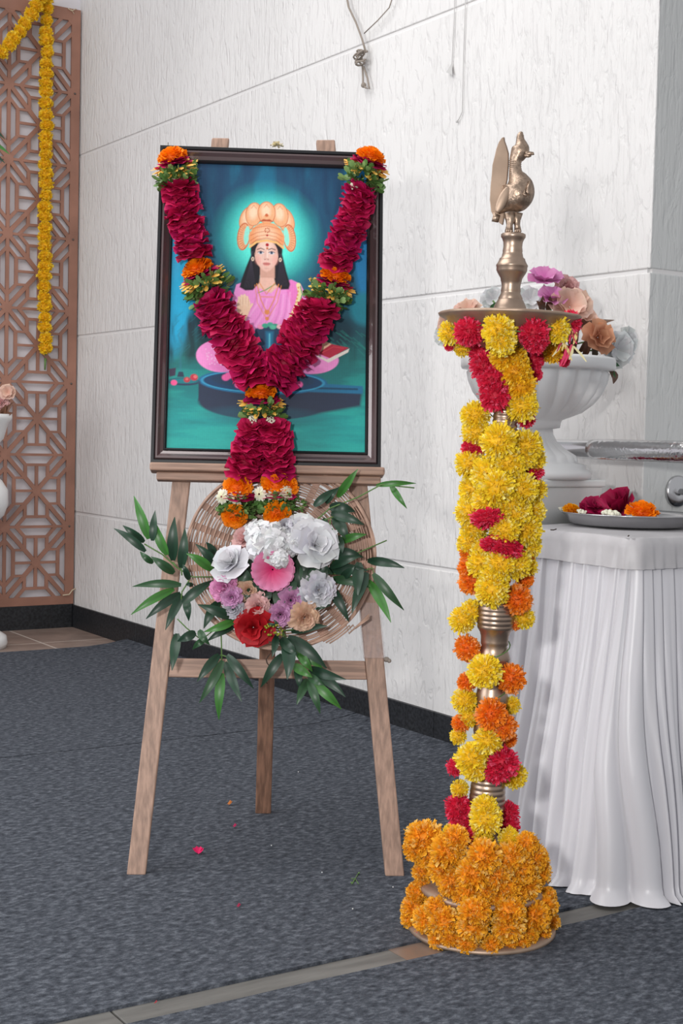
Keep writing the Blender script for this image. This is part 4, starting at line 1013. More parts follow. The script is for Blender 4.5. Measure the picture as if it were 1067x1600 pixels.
prof += [(22*K, zy(1205)), (17*K, zy(1195)), (15*K, zy(1180)), (16*K, zy(1165)), (24*K, zy(1150)), (27*K, zy(1135)), (25*K, zy(1120)), (20*K, zy(1110)), (24*K, zy(1098)), (26*K, zy(1085)), (25*K, zy(1078)), (24*K, zy(1070)), (20*K, zy(1060)), (26*K, zy(1045)), (27.5*K, zy(1035)), (26*K, zy(1030)), (25.5*K, zy(1022)), (26*K, zy(1020)), (23*K, zy(1010)), (20*K, zy(1000)), (21.5*K, zy(997)), (21.5*K, zy(993)), (22*K, zy(985)), (24*K, zy(978))]
prof += ringed(974, 930, lambda t: 24.5+5.5*sin(pi*(.2+t*.55)), 6)
prof += [(22*K, zy(920)), (17*K, zy(905)), (16*K, zy(880)), (22*K, zy(865)), (25*K, zy(850)), (20*K, zy(835)), (16*K, zy(820)), (16*K, zy(790)), (23*K, zy(775)), (24*K, zy(760)), (17*K, zy(740)), (15*K, zy(720)), (20*K, zy(700)), (22*K, zy(685))]
prof += ringed(675, 630, lambda t: 21-3*t, 6)
prof += [(15*K, zy(620)), (13*K, zy(600)), (16*K, zy(570)), (20*K, zy(552)), (30*K, zy(545))]
mb = MB(); mb.lathe(prof, LT, 40); part('stem', mb, M['brass'], lamp)
zd = zy(487)
dp = [(.02, zd-.075), (.045, zd-.065), (.08, zd-.045), (.112, zd-.02), (.122, zd-.008), (.133, zd-.002), (.135, zd+.002), (.132, zd+.004), (.12, zd-.003), (.108, zd-.014), (.06, zd-.022), (.02, zd-.024), (0, zd-.024)]
mb = MB(); mb.lathe(dp, LT, 80, rmod=lambda a, z, j: 1+(.022*max(0, cos(a*6))**6 if z > zd-.012 else 0)); part('oil_dish', mb, M['brass_plain'], lamp)
nk = [(26.5, 484), (27, 479), (25.5, 477), (25, 472), (22, 466), (20, 462), (18.5, 460), (19, 459), (15.5, 452), (15, 449), (15.5, 448), (14.5, 440), (15.5, 434), (16, 433), (17, 428), (22, 420), (23.8, 416), (23.8, 411), (24.5, 410), (24.5, 408), (23, 406), (21, 402), (20, 400), (20, 398.5), (17, 396), (15, 388), (15.5, 387), (14.5, 380), (15, 373), (17, 368), (19, 365), (19, 361), (17, 359.5), (0, 359.5)]
mb = MB(); mb.lathe([(r*K, zy(y)) for r, y in [(27, 500)]+nk], LT, 48); part('neck', mb, M['brass'], lamp)
# peacock
bx = 799.; DL = 2.655
def K3(x, y, d=0.0): return at_d(x, y, DL-d)
pk = MB()
pth = [(778, 332, .004), (784, 326, .010), (792, 318, .021), (800, 312, .028), (806, 306, .0315), (810, 298, .031), (811, 289, .0265), (809, 280, .0195), (806, 272, .0138), (805, 264, .0115), (805, 256, .0108), (806, 249, .0122), (809, 243, .015), (812, 237, .0168), (814, 231, .0158), (814, 225, .0115), (813, 219, .0082), (813, 213, .0068), (815, 209, .0055), (817, 208, .0015)]
def smooth_path(P, sub=4):
    out = []
    for i in range(len(P)-1):
        p0, p1, p2, p3 = P[max(i-1, 0)], P[i], P[i+1], P[min(i+2, len(P)-1)]
        for k in range(sub):
            t = k/sub; out.append(tuple(.5*((2*p1[a])+(-p0[a]+p2[a])*t+(2*p0[a]-5*p1[a]+4*p2[a]-p3[a])*t*t+(-p0[a]+3*p1[a]-3*p2[a]+p3[a])*t**3) for a in range(3)))
    out.append(P[-1]); return out
sp = smooth_path(pth)
pk.tube([K3(x, y) for x, y, r in sp], [r for x, y, r in sp], 28)
pcl = root  # (kept simple: the bird is a part of the lamp)
bird = part('peacock_body', pk, M['brass_cast'], lamp)
def bpart(nm, mb, lab=None, mt='brass_cast'): return part(nm, mb, M[mt], lamp, par=bird, label=lab)
def K3m(x, y, d=0): return K3(x, y, d)
mb = MB(); mb.tube([K3(820, 238, .008), K3(826, 240, .011), K3(833, 240, .014), K3(834, 242, .014)], [.006, .0045, .003, .001], 10); mb.tube([K3(819, 242, .008), K3(826, 244, .011), K3(830, 244, .012)], [.005, .003, .001], 10); bpart('beak', mb)
mb = MB()
for x, y, d in ((818, 235, .0125),): mb.sph(K3(x, y, d), .0028, 10, 8); mb.tube([K3(x+3.2*cos(a), y+2.6*sin(a), d+.0008) for a in [2*pi*i/14 for i in range(15)]], .0008, 6)
bpart('eye', mb)
fan = [(785, 352), (773, 343), (767, 330), (765, 312), (766, 292), (768, 272), (769, 258), (772, 246), (775, 233), (779, 222), (784, 215), (787, 214), (788, 221), (791, 229), (794, 240), (794, 258), (792, 280), (789, 296), (790, 312), (788, 335)]
mb = MB(); n = len(fan)
mb.add([K3(x, y, -.006+.0025) for x, y in fan]+[K3(x+1.5, y, -.006-.0045) for x, y in fan], [tuple(range(n))]+[(i, n+i, n+(i+1) % n, (i+1) % n) for i in range(n)]+[tuple(range(2*n-1, n-1, -1))])
part('tail_fan', mb, M['brass_plain'], lamp, par=bird, bevel=.0012)
wing = [(776+12*cos(a)+5*sin(a), 322-24*sin(a)+0*cos(a)) for a in [2*pi*i/24 for i in range(24)]]
mb = MB(); T_ = Matrix.Rotation(.42, 3, FW)
mb.sph(K3(785.5, 312, .021), 1, 20, 12, T=Matrix.Rotation(radians(24), 3, FH) @ Matrix(((R0.x*.0095, -FH.x*.0045, 0), (R0.y*.0095, -FH.y*.0045, 0), (0, 0, .027))))
bpart('wing', mb, mt='brass_plain')
mb = MB(); mb.hexa([K3(768, 346, .002), K3(778, 348, .002), K3(778, 348, -.012), K3(768, 346, -.012)], [K3(771, 332, .004), K3(781, 336, .004), K3(781, 336, -.012), K3(771, 332, -.012)]); bpart('tail_stub', mb)
mb = MB(); mb.tube([K3(796, 334, .004), K3(797, 345, .005), K3(796, 352, .006), K3(795, 362, .007)], [.012, .0085, .006, .008], 12); bpart('foot', mb)
mb = MB(); mb.tube([K3(807, 334, .0), K3(807, 345, .0), K3(808, 352, .002), K3(809, 362, .005)], [.012, .0075, .0055, .007], 12); bpart('foot', mb)
for x0 in (795, 809):
    mb = MB()
    for dx in (-4, 0, 4): mb.tube([K3(x0, 357, .006), K3(x0+dx, 362, .015)], [.0035, .0022], 8)
    bpart('claw', mb)
mb = MB(); mb.tube([K3(829, 283, .022), K3(826, 292, .029), K3(824, 300, .031), K3(827, 305, .03)], [.003, .0035, .003, .002], 8); mb.tube([K3(820, 296, .028), K3(819, 304, .031), K3(823, 306, .032)], [.002, .0025, .002], 8); bpart('chest_ornament', mb)
mb = MB()
for k in range(9): mb.tube([K3(805+sx*9.3*cos(a), 251+k*3+1.2*sin(a), .0105*sin(a)) for a, sx in [(2*pi*i/16, 1) for i in range(17)]], .0009, 5)
bpart('neck_rings', mb)

# paper flowers on the lamp
def LD(y): return 2.722-(1453-y)/1230*.075
def axx(y): return 755+(1453-y)*.0462
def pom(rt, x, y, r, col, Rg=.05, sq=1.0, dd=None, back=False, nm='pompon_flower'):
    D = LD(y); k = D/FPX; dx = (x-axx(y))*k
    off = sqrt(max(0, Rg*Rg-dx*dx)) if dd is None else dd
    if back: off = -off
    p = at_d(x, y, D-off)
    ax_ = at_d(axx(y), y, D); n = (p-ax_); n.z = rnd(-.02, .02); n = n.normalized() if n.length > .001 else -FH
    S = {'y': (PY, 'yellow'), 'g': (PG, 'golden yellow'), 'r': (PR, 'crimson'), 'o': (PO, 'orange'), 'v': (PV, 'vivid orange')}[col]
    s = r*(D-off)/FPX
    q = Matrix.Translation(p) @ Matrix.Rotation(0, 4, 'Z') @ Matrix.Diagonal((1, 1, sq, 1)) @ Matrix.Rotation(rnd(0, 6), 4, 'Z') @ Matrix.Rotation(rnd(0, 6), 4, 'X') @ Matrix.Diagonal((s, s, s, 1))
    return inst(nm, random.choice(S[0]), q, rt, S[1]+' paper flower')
random.seed(31)
def thread_part(rt, pts, r=.0012):
    mb = MB(); mb.tube(pts, r, 5); part('thread', mb, M['stem'], rt)
dg = root('paper_flower_garland', LT((0, 0, zd-.06)), 'yellow and crimson paper flower garland looped under the oil dish', 'garland')
for a in [(704, 520, 19, 'y'), (733, 518, 23, 'r'), (779, 514, 26, 'y'), (783, 532, 24, 'y'), (833, 520, 24, 'r'), (837, 533, 19, 'r'), (868, 514, 22, 'y'), (889, 504, 19, 'r'), (722, 544, 13, 'y', .05), (862, 548, 19, 'g', .07), (893, 512, 13, 'r', .09)]:
    pom(dg, a[0], a[1], a[2]*1.05, a[3], a[4] if len(a) > 4 else .115)
for x, y, c in ((880, 525, 'y'), (884, 548, 'r'), (882, 565, 'r'), (702, 540, 'r')): pom(dg, x, y, 9, c, .1)
for x, y, c in ((715, 515, 'y'), (745, 512, 'r'), (785, 508, 'y'), (825, 512, 'r'), (860, 508, 'y')): pom(dg, x, y, 20, c, .1, back=True)
thread_part(dg, [LT((.115*cos(a), .115*sin(a), zd-.03-.006*cos(a*6))) for a in [2*pi*i/48 for i in range(49)]])
# bright fraying strips at the right end of the loop
mb = MB(); random.seed(9)
for k in range(16):
    x = rnd(868, 900); y = rnd(500, 545); c = random.choice([(.95, .75, .3), (.9, .8, .45), (.8, .05, .15)])
    A_ = at_d(x, y, LD(500)-.06); d = IR*rnd(-.015, .03)-IU*rnd(.02, .045)
    vs = [A_, A_+IR*.004, A_+d*.5+IR*.006, A_+d*.5, A_+d, A_+d+IR*.002]; mb.add(vs, [(0, 1, 2, 3), (3, 2, 5, 4)], [c]*6)
part('frayed_strips', mb, M['petal'], dg, label='frayed yellow and pink paper strips', smooth=False, colors=True)
random.seed(33)
sg = root('paper_flower_garland', LT((0, 0, .24)), 'long mixed paper flower garland spiralled down the brass lamp stem, mostly yellow', 'garland')
SL = [(752, 550, 21, 'r', .05), (757, 572, 23, 'r', .055), (768, 592, 22, 'r', .055), (773, 618, 25, 'r', .05), (788, 556, 24, 'g', .055), (800, 562, 24, 'g', .05), (805, 580, 25, 'g', .055), (812, 602, 24, 'g', .05), (815, 634, 25, 'y', .045), (835, 562, 16, 'r', .0, 1), (838, 585, 10, 'r', .0), (822, 655, 14, 'r', .0),
      (742, 650, 23, 'y'), (744, 676, 23, 'y'), (780, 690, 29, 'y', .055), (822, 698, 26, 'y'), (818, 712, 22, 'y'), (735, 700, 14, 'r', .03), (745, 701, 13, 'r', .03), (735, 725, 24, 'y'), (795, 722, 26, 'y', .045), (828, 738, 21, 'r', .045, .62), (830, 718, 22, 'y', .035),
      (762, 742, 27, 'y'), (776, 762, 30, 'y', .06), (740, 765, 23, 'y'), (815, 765, 27, 'y'), (838, 765, 17, 'y', .03), (795, 785, 24, 'y'), (760, 782, 24, 'y'), (762, 809, 27, 'r', .06, .62), (735, 800, 24, 'y'), (805, 800, 25, 'y'), (830, 800, 22, 'y'), (788, 829, 27, 'y', .06, .6), (820, 828, 26, 'y'), (736, 848, 22, 'y'), (740, 828, 20, 'y'),
      (790, 852, 30, 'r', .055, .52), (770, 850, 20, 'r', .05, .6), (822, 852, 23, 'y', .04), (755, 858, 18, 'y', .04), (753, 880, 24, 'y', .045), (783, 882, 27, 'y'), (805, 880, 25, 'y'), (822, 885, 18, 'y', .04), (736, 885, 20, 'v'), (738, 908, 21, 'v'), (730, 862, 13, 'v', .03), (822, 868, 14, 'v', .03), (770, 902, 24, 'y'), (769, 922, 27, 'y', .058), (820, 905, 14, 'v', .04), (808, 937, 23, 'v', .045),
      (723, 968, 21, 'y', .04), (737, 955, 18, 'y', .03), (818, 966, 17, 'y', .01), (805, 975, 10, 'v', .0), (730, 1013, 20, 'v', .045), (757, 1049, 27, 'y', .055), (798, 1060, 23, 'v', .045), (729, 1066, 15, 'v', .01), (726, 1094, 20, 'y', .04), (733, 1120, 17, 'y', .04), (768, 1116, 25, 'v', .055), (785, 1135, 22, 'v', .05), (799, 1102, 14, 'y', .0), (720, 1130, 14, 'v', .01), (716, 1150, 13, 'y', .0), (795, 1155, 13, 'v', .01),
      (762, 1157, 22, 'y', .05), (738, 1186, 26, 'y', .05), (742, 1200, 21, 'y', .05), (712, 1198, 14, 'r', .02), (785, 1192, 25, 'r', .05), (776, 1205, 20, 'r', .05), (803, 1212, 20, 'y', .03), (718, 1232, 14, 'y', .02), (717, 1262, 22, 'r', .045), (722, 1285, 19, 'r', .045), (759, 1280, 26, 'y', .06), (757, 1262, 20, 'y', .055), (793, 1270, 18, 'r', .035), (794, 1290, 18, 'r', .04), (735, 1310, 14, 'r', .05), (705, 1300, 13, 'y', .05), (795, 1310, 17, 'y', .07), (755, 1310, 16, 'y', .05)]
for a in SL:
    pom(sg, a[0], a[1], a[2]*1.04, a[3], a[4] if len(a) > 4 else .05, a[5] if len(a) > 5 else 1.0)
for y, c in ((590, 'g'), (640, 'y'), (700, 'y'), (760, 'y'), (800, 'r'), (850, 'y'), (900, 'v'), (960, 'y'), (1060, 'y'), (1130, 'v'), (1190, 'r'), (1270, 'y')): pom(sg, axx(y)+rnd(-8, 8), y, 23, c, .045, back=True)
thread_part(sg, [LT((.03*cos(a), .03*sin(a), .24+.9*i/200)) for i, a in [(i, i*.35) for i in range(201)]])
for nm_, row, lab in (('u', [(662, 1310, 27), (650, 1325, 19), (672, 1335, 22), (659, 1362, 14), (700, 1330, 25), (712, 1310, 19), (692, 1358, 22), (706, 1378, 22), (757, 1338, 26), (740, 1366, 26), (733, 1390, 21), (722, 1400, 15), (757, 1390, 20), (776, 1368, 23), (788, 1385, 23), (775, 1400, 17), (797, 1340, 22), (812, 1358, 24), (820, 1382, 23), (806, 1395, 19), (833, 1340, 22), (840, 1362, 20), (823, 1318, 17), (660, 1378, 11)], 'upper ring of bright orange paper marigolds around the lamp foot'),
                      ('l', [(652, 1395, 16), (648, 1418, 20), (643, 1435, 16), (668, 1436, 21), (682, 1420, 18), (694, 1440, 23), (742, 1424, 24), (738, 1446, 23), (795, 1424, 24), (793, 1446, 24), (835, 1432, 23), (852, 1415, 18), (860, 1440, 14), (686, 1468, 16), (704, 1464, 16), (730, 1474, 17), (716, 1470, 12), (768, 1478, 16), (758, 1484, 10), (812, 1470, 16), (797, 1474, 12), (826, 1462, 14), (846, 1458, 14), (856, 1400, 13), (855, 1462, 10)], 'lower ring of bright orange paper marigolds resting on the lamp base plate')):
    zc = .14 if nm_ == 'u' else .05
    og_ = root('paper_flower_garland', LBs+V((0, 0, zc)), lab, 'garland')
    for x, y, r in row: pom(og_, x, y, r*1.12, 'o', .105 if nm_ == 'u' else .125)
    for k in range(9):
        a = pi*.08+k*pi*.84/8; Rr = .085 if nm_ == 'u' else .11
        p = LBs+V((0, 0, zc+rnd(-.01, .01)))+R0*Rr*cos(a)+FH*Rr*sin(a)
        inst('pompon_flower', random.choice(PO), Matrix.Translation(p) @ Matrix.Rotation(rnd(0, 6), 4, 'X') @ Matrix.Scale(.029, 4), og_, 'orange paper flower')
    thread_part(og_, [LBs+V((.1*cos(a), .1*sin(a), zc)) for a in [2*pi*i/32 for i in range(33)]])

# ------------------------------------------------------------------ skirted table
TX, TY, TZ, TXR, TYB = 2.095, 2.105, .75, 3.0, 2.50
tb = root('skirted_table', ((TX+TXR)/2, (TY+TYB)/2, 0), 'small table dressed in a pleated white satin skirt to the right of the lamp', 'table')
def tpath(s):
    """point and outward normal along left side, rounded corner, front side"""
    L1 = TYB-TY-.03; Rc = .03; Lc = Rc*pi/2
    if s < L1: return V((TX, TYB-s, 0)), V((-1, 0, 0))
    if s < L1+Lc:
        a = (s-L1)/Rc; return V((TX+Rc-Rc*cos(a), TY+Rc-Rc*sin(a), 0)), V((-cos(a), -sin(a), 0))
    return V((TX+Rc+(s-L1-Lc), TY, 0)), V((0, -1, 0))
STOT = (TYB-TY)+(TXR-TX)-.02
pl_c = []; s = 0; random.seed(14)
while s < STOT+.1: pl_c.append(s); s += rnd(.022, .028) if abs(s-(TYB-TY-.01)) < .05 else rnd(.034, .054)
def fold(s, t):
    i = max(j for j in range(len(pl_c)) if pl_c[j] <= s+1e-9); i = min(i, len(pl_c)-2)
    f = (s-pl_c[i])/(pl_c[i+1]-pl_c[i])
    # crisp knife pleat above, soft round folds below
    kn = (f if f < .9 else (1-f)/.1)*1.0
    rn = abs(sin(pi*f**.85))**.75
    b = min(1, t*1.6); return kn*(1-b)+rn*b
mb = MB(); NU, NV = 640, 44; random.seed(15)
def skirt(u, v):
    s = u*STOT; t = v
    wob = .006*noise.noise(V((s*9, t*3, 2)))*t
    p, n = tpath(max(0, min(STOT, s+wob+.010*sin(t*4+s*11)*t)))
    L1 = TYB-TY
    cornr = math.exp(-((s-L1-.0)/.10)**2)
    A_ = .009+.036*t**.7
    out = fold(s, t)*A_*(1+.5*noise.noise(V((s*5, 0, 3))))+(.03+.03*cornr)*t**1.4+.016*noise.noise(V((s*9, t*1.5, 5)))*t+.008*noise.noise(V((s*30, t*2, 8)))*t+.0035*abs(sin(s*150+3*t+4*noise.noise(V((s*6, t, 1)))))*min(1, t*3)
    tang = V((n.y, -n.x, 0)); p = p+tang*(-.012*sin(s*60)*t*0)
    hem = max(0, (t-.965)/.035)
    out += hem*hem*(.02+.022*noise.noise(V((s*14, 0, 9))))
    z = .69*(1-t)+.004+.006*max(0, noise.noise(V((s*16, 1, 1))))*hem
    q = p+n*out; return V((q.x, q.y, z))
mb.grid(skirt, NU, NV); part('skirt', mb, M['satin'], tb)
mb = MB()
def band(u, v):
    s = u*STOT; p, n = tpath(s); o_ = .0085+.006*fold(s, 0)*v+.004*v+.002*noise.noise(V((s*22, v*3, 3)))
    z = TZ-.002-.064*v+.003*noise.noise(V((s*9, v, 7))); 
    if v == 0: o_ = .002
    q = p+n*o_; return V((q.x, q.y, z))
mb.grid(band, 260, 6); part('waist_band', mb, M['band'], tb, label='wrinkled translucent waist band')
mb = MB()
def top(u, v): 
    x = TX-.002+(TXR-TX)*u; y = TY-.002+(TYB-TY)*v
    if u < .03 and v < .04: x += .006; y += .006
    return V((x, y, TZ+.003*noise.noise(V((x*9, y*9, 0)))+(0 if 0 < u < 1 and 0 < v < 1 else -.003)))
mb.grid(top, 90, 50); part('cloth_top', mb, M['band'], tb)
mb = MB(); mb.box(TX+.01, TXR-.01, TY+.01, TYB-.01, TZ-.03, TZ-.008); part('table_top', mb, M['wood_h'], tb, smooth=False)
for x in (TX+.04, TXR-.06):
    for y in (TY+.04, TYB-.06):
        mb = MB(); mb.box(x, x+.03, y, y+.03, 0, TZ-.03); part('leg', mb, M['nail'], tb, smooth=False)
for (x, y), lab in (((865, 828), 'tiny dark dried scrap at the left edge of the tabletop'), ((981, 838), 'tiny dark speck near the tabletop corner')):
    p = at_z(x, y, TZ+.004); mb = MB(); mb.tube([p+V((-.006, .004, 0)), p, p+V((.006, -.002, .002))] if x < 900 else [p, p+V((.003, 0, .002))], .0013, 6)
    single('plant_scrap', mb, M['darkbit'], p, lab, 'debris')

# steel plate with loose flowers
pc = at_z(984, 815, TZ+.012); PRd = .157; PS = 1.06
pt = root('steel_plate', (pc.x, pc.y, TZ+.003), 'round shallow stainless steel plate of loose flowers on the skirted table', 'plate')
mb = MB(); mb.lathe([(0, .002), (.125, .002), (.138, .006), (.150, .022), (.160, .029), (.163, .030), (.160, .0315), (.149, .024), (.137, .0085), (.124, .0045), (0, .0045)], lambda p: V((pc.x, pc.y, TZ+.002))+p, 72); part('dish', mb, M['steel_soft'], pt)
random.seed(41)
def pflower(nm, me, x, y, z, r, n, lab, cat='flower', sz=None):
    p = at_z(x, y, TZ+z); o = inst(nm, me, TRS(p, n, r, sz=sz)); return tag(o, lab, cat)
bud = rose_mesh('crimson_rose', (.42, .01, .07), (.2, .003, .03), 71, layers=[(6, .6, 1, 1.0, .05, 0), (5, 1.0, .95, .9, .05, 0), (5, 1.3, .9, .7, .03, 0)], ruf=.08)
flat = rose_mesh('crimson_rose', (.4, .006, .07), (.2, .002, .035), 72)
pflower('rose', flat, 897, 787, .042, .036, (-.3, -.5, 1), 'crimson rose at the far left of the steel plate', sz=.03)
pflower('rose', flat, 930, 795, .04, .037, (-.1, -.6, .8), 'dark magenta rose at the front left of the steel plate')
pflower('rose', bud, 970, 799, .028, .062, (-.55*R0+Z*.55-FH*.3), 'large half-open crimson rose in the middle of the steel plate')
pflower('marigold', MG[0], 1003, 801, .034, .041, (0, -.2, 1), 'large orange marigold at the right end of the flower heap')
pflower('marigold', MG[1], 921, 782, .044, .03, (0, 0, 1), 'orange marigold behind the magenta rose on the plate')
pflower('marigold', MGY, 893, 797, .036, .022, (0, -.3, 1), 'small yellow-orange marigold at the plate left rim')
pflower('marigold', MGY, 945, 799, .03, .019, (0, -.3, 1), 'small yellow marigold peeping between roses on the plate')
pflower('jasmine_heap', JP, 955, 803, .034, .026, (0, -.1, 1), 'small heap of cream jasmine buds in front of the large rose', 'flowers')
pflower('jasmine_heap', JP, 909, 800, .036, .016, (0, -.2, 1), 'few cream jasmine buds beside the small yellow marigold', 'flowers')
pflower('jasmine_heap', JP, 879, 796, .034, .014, (0, -.2, 1), 'cream jasmine buds on the left rim of the plate', 'flowers')

# ------------------------------------------------------------------ plinth, urn and its flowers
PC = V((2.297, 2.655, 0)); pz = .853
mb = MB(); mb.box(PC.x-.118, PC.x+.118, PC.y-.118, PC.y+.118, 0, pz-.018)
plr = root('plinth', PC, 'square white marble plinth behind the skirted table', 'plinth')
part('shaft', mb, M['marble'], plr, bevel=.003)
mb = MB(); mb.box(PC.x-.124, PC.x+.124, PC.y-.124, PC.y+.124, pz-.018, pz); part('cap', mb, M['marble'], plr, bevel=.004)
ur = root('urn_planter', PC+V((0, 0, pz)), 'white fluted pedestal urn on the plinth behind the brass lamp', 'planter')
ku = .00159
def uz(y): return pz+(748-y)*ku
up_ = [(0, 748), (86, 748), (88, 744), (87, 737), (79, 733), (78, 726), (66, 723), (63, 718), (60, 712), (44, 702), (32, 692), (27, 680), (26, 672), (37, 670), (38, 662), (40, 658), (48, 655), (66, 646), (82, 633), (94, 617), (101, 600), (104, 586), (106, 582), (117, 581), (119, 577), (119, 566), (117, 562), (108, 561), (104, 566), (100, 590), (0, 600)]
mb = MB(); mb.lathe([(r*ku, uz(y)) for r, y in up_], lambda p: V((PC.x, PC.y, 0))+p, 220,
    rmod=lambda a, z, j: 1+(.06*abs(sin(a*11)) if 17 <= j <= 21 else (.05*abs(sin(a*9)) if 7 <= j <= 10 else 0))); part('urn_body', mb, M['white_gloss'], ur)
mb = MB(); mb.lathe([(0, uz(580)), (.15, uz(580)), (.12, uz(560)), (.06, uz(548)), (0, uz(545))], lambda p: V((PC.x, PC.y, 0))+p, 24, cap=False); part('soil', mb, M['darkbit'], ur)
random.seed(51)
uf = root('artificial_flowers', PC+V((0, 0, uz(575))), 'artificial arrangement of pink, peach and white blooms in the white urn', 'flowers')
def uflower(me, x, y, r, D, n, lab, sz=None): return inst('bloom', me, TRS(at_d(x, y, D), n, r*D/FPX, sz=sz), uf, lab)
def broad(name, c, c2, seed, n=6, el=.25):
    random.seed(seed); return flower([(n, el, 1, .95, .03, 0), (n-1, el+.35, .8, .8, .03, .03)], c2, c, 4, 2, ruf=.1, cup=.1, base=.3).mesh(name, M['petal'], True, None, True)
bp_, bpe, bwh, bcor = broad('pink_bloom', (.72, .3, .55), (.58, .15, .42), 81), broad('peach_bloom', (.8, .56, .46), (.72, .4, .3), 82, 9), broad('white_bloom', (.76, .77, .78), (.64, .65, .66), 83, 9), rose_mesh('coral_bloom', (.66, .33, .2), (.5, .2, .11), 84, layers=[(5, .3, 1, 1.1, .05, 0), (5, .8, .85, .95, .04, .02), (4, 1.2, .7, .7, .03, .04)])
toc = (-FH+Z*.3)
uflower(bp_, 850, 438, 29, 3.5, -FH*.55+Z*.8, 'pink bloom'); uflower(bp_, 862, 466, 25, 3.46, -FH*.4-Z*.1+Z*.6, 'pink bloom')
uflower(cpp, 886, 452, 24, 3.55, toc, 'pale pink carnation'); uflower(bpe, 890, 480, 33, 3.45, -FH+Z*.5, 'peach bloom')
uflower(bwh, 828, 468, 21, 3.5, toc, 'pale bloom'); uflower(bcor, 934, 527, 28, 3.42, -FH+R0*.4+Z*.2, 'coral orange bloom')
uflower(bwh, 962, 545, 30, 3.5, -FH+R0*.6, 'white bloom'); uflower(bwh, 975, 535, 24, 3.55, -FH+R0*.9, 'white bloom')
uflower(bpe, 732, 485, 22, 3.55, -FH-R0*.3+Z*1.2, 'pale peach bloom'); uflower(bpe, 702, 505, 20, 3.5, -FH-R0, 'pale peach bloom'); uflower(bwh, 696, 522, 19, 3.55, -FH-R0, 'white bloom'); uflower(bwh, 770, 468, 20, 3.6, toc, 'white bloom')
uflower(bpe, 915, 500, 20, 3.5, -FH+R0*.2+Z*.5, 'pale peach bloom')
for (x0, y0, x1, y1, c) in ((890, 560, 905, 500, (.13, .05, .03)), (900, 565, 885, 525, (.1, .035, .02)), (910, 565, 930, 500, (.14, .06, .035)), (905, 550, 940, 508, (.16, .08, .05)), (915, 565, 893, 548, (.1, .04, .025)), (845, 485, 848, 462, (.14, .06, .04)), (855, 486, 860, 462, (.12, .05, .03)), (850, 486, 838, 470, (.12, .05, .03)), (908, 560, 912, 590, (.12, .05, .03)), (950, 560, 956, 590, (.15, .07, .05)),
                          (945, 565, 968, 572, (.04, .13, .05)), (940, 560, 962, 590, (.05, .15, .05)), (930, 560, 925, 540, (.06, .04, .02)), (765, 485, 785, 470, (.06, .16, .06)), (900, 510, 960, 500, (.15, .08, .05)), (960, 580, 958, 600, (.16, .08, .05)), (890, 535, 880, 505, (.13, .05, .03)), (920, 520, 900, 490, (.12, .05, .03))):
    A_, B_ = at_d(x0, y0, 3.47), at_d(x1, y1, 3.43); part('leaf', leaf_mb([A_.lerp(B_, t)-FH*.01*sin(pi*t) for t in (0, .25, .5, .75, 1)], .017, c), M['leafc'], uf, label='brown dried leaf' if c[0] > c[1] else 'green leaf', colors=True)
mb = MB()
for x, y in ((850, 445), (864, 470), (886, 455), (890, 482), (828, 470), (934, 530), (962, 548), (975, 540), (732, 488), (702, 507), (696, 524), (770, 470), (915, 503)):
    e = at_d(x, y, 3.53); b0 = PC+V((0, 0, uz(575)))+(e-PC)*.15; b0.z = uz(575); mb.tube([b0, b0.lerp(e, .5)+Z*.02, e], .0025, 6)
part('stems', mb, M['stem'], uf)
# blooms of the left edge planter
random.seed(61)
lf = root('artificial_flowers', V((pb.x, pb.y, .98)), 'small pink bloom and brown leaves rising from the left edge planter', 'flowers')
for x, y, r, me, lab in ((12, 613, 13, bpe, 'pale pink bloom'), (3, 630, 12, cpp, 'pale pink carnation'), (-25, 600, 16, bwh, 'white bloom'), (-55, 590, 18, bp_, 'pink bloom')):
    inst('bloom', me, TRS(at_d(x, y, 6.0), toc, r*6/FPX), lf, lab)
for (x0, y0, x1, y1) in ((-5, 655, 22, 628), (0, 655, 10, 632), (-8, 650, 2, 642), (0, 650, 20, 645)):
    A_, B_ = at_d(x0, y0, 6.0), at_d(x1, y1, 5.97); part('leaf', leaf_mb([A_.lerp(B_, t) for t in (0, .25, .5, .75, 1)], .03, (.16, .07, .04)), M['leafc'], lf, label='brown dried leaf', colors=True)
mb = MB(); 
for x, y in ((12, 615), (3, 632), (-25, 602), (-55, 592)): mb.tube([V((pb.x, pb.y, .96)), at_d(x, y, 6.02)], .003, 6)
part('stems', mb, M['stem'], lf)

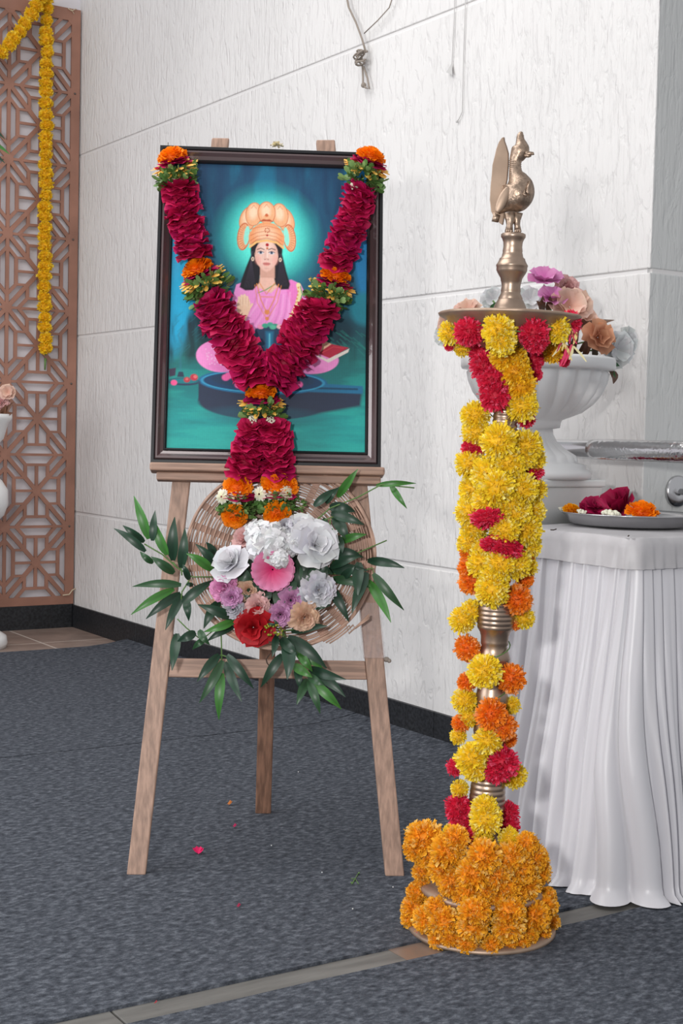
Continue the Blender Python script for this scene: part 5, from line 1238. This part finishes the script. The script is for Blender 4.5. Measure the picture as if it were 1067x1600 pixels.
# ------------------------------------------------------------------ petals and scraps on the carpet
def scrap(nm, x, y, s, c, lab, n=3, seed=1, cat='petal', z=.004):
    random.seed(seed); p = at_z(x, y, z); mb = MB()
    for k in range(n):
        T = Matrix.Translation(p+V((rnd(-s, s)*.4, rnd(-s, s)*.4, .001))) @ Matrix.Rotation(rnd(0, 6), 4, 'Z') @ Matrix.Rotation(rnd(.1, .5), 4, 'X')
        petal(mb, T, s, s*.8, 3, 1, cup=.3, curl=.3, c0=c, c1=jit(c, .2))
    single(nm, mb, M['petal'], p, lab, cat, colors=True)
scrap('fallen_petal', 311, 1333, .016, (.72, .01, .12), 'bright crimson fallen petals on the carpet between the easel feet', 4)
scrap('fallen_petal', 366, 1292, .009, (.4, .01, .08), 'small dark crimson petal just in front of the rear easel leg', 2)
scrap('fallen_petal', 358, 1257, .012, (.5, .16, .03), 'tiny brown-orange petal left of the rear easel leg', 2)
scrap('fallen_petal', 372, 1417, .008, (.28, .01, .05), 'tiny dull maroon petal on the carpet nearer the stone strip', 2)
scrap('fallen_petal', 650, 1463, .009, (.5, .01, .05), 'crimson petal tucked by the lamp base on the stone strip', 2, z=.003)
scrap('fallen_petal', 243, 1569, .006, (.3, .02, .03), 'tiny reddish speck at the left end of the stone strip', 1)
p = at_z(555, 1373, .003); mb = MB()
mb.tube([at_z(550, 1381, .003), p, at_z(560, 1364, .004)], .0012, 6); mb.tube([p, at_z(549, 1373, .006)], .001, 5); mb.tube([p, at_z(560, 1381, .005)], .001, 5); mb.sph(at_z(561, 1364, .005), .0022, 6, 5); mb.sph(at_z(549, 1379, .004), .002, 6, 5)
single('green_sprig', mb, M['stem'], p, 'tiny green sprig on the carpet left of the right easel foot', 'sprig')
for (x, y), lab in (((424, 1321), 'white speck on the carpet midway between the easel feet'), ((503, 1363), 'white speck on the carpet left of the green sprig'), ((551, 1420), 'white speck on the carpet below the green sprig'), ((614, 1386), 'white speck beside the right easel foot'), ((466, 1206), 'white crumb on the carpet right of the rear leg')):
    p = at_z(x, y, .003); mb = MB(); mb.sph(p, .0016, 6, 5); mb.col = (.8, .8, .8); mb.c = [mb.col]*len(mb.v); single('crumb', mb, M['petal'], p, lab, 'debris', colors=True)
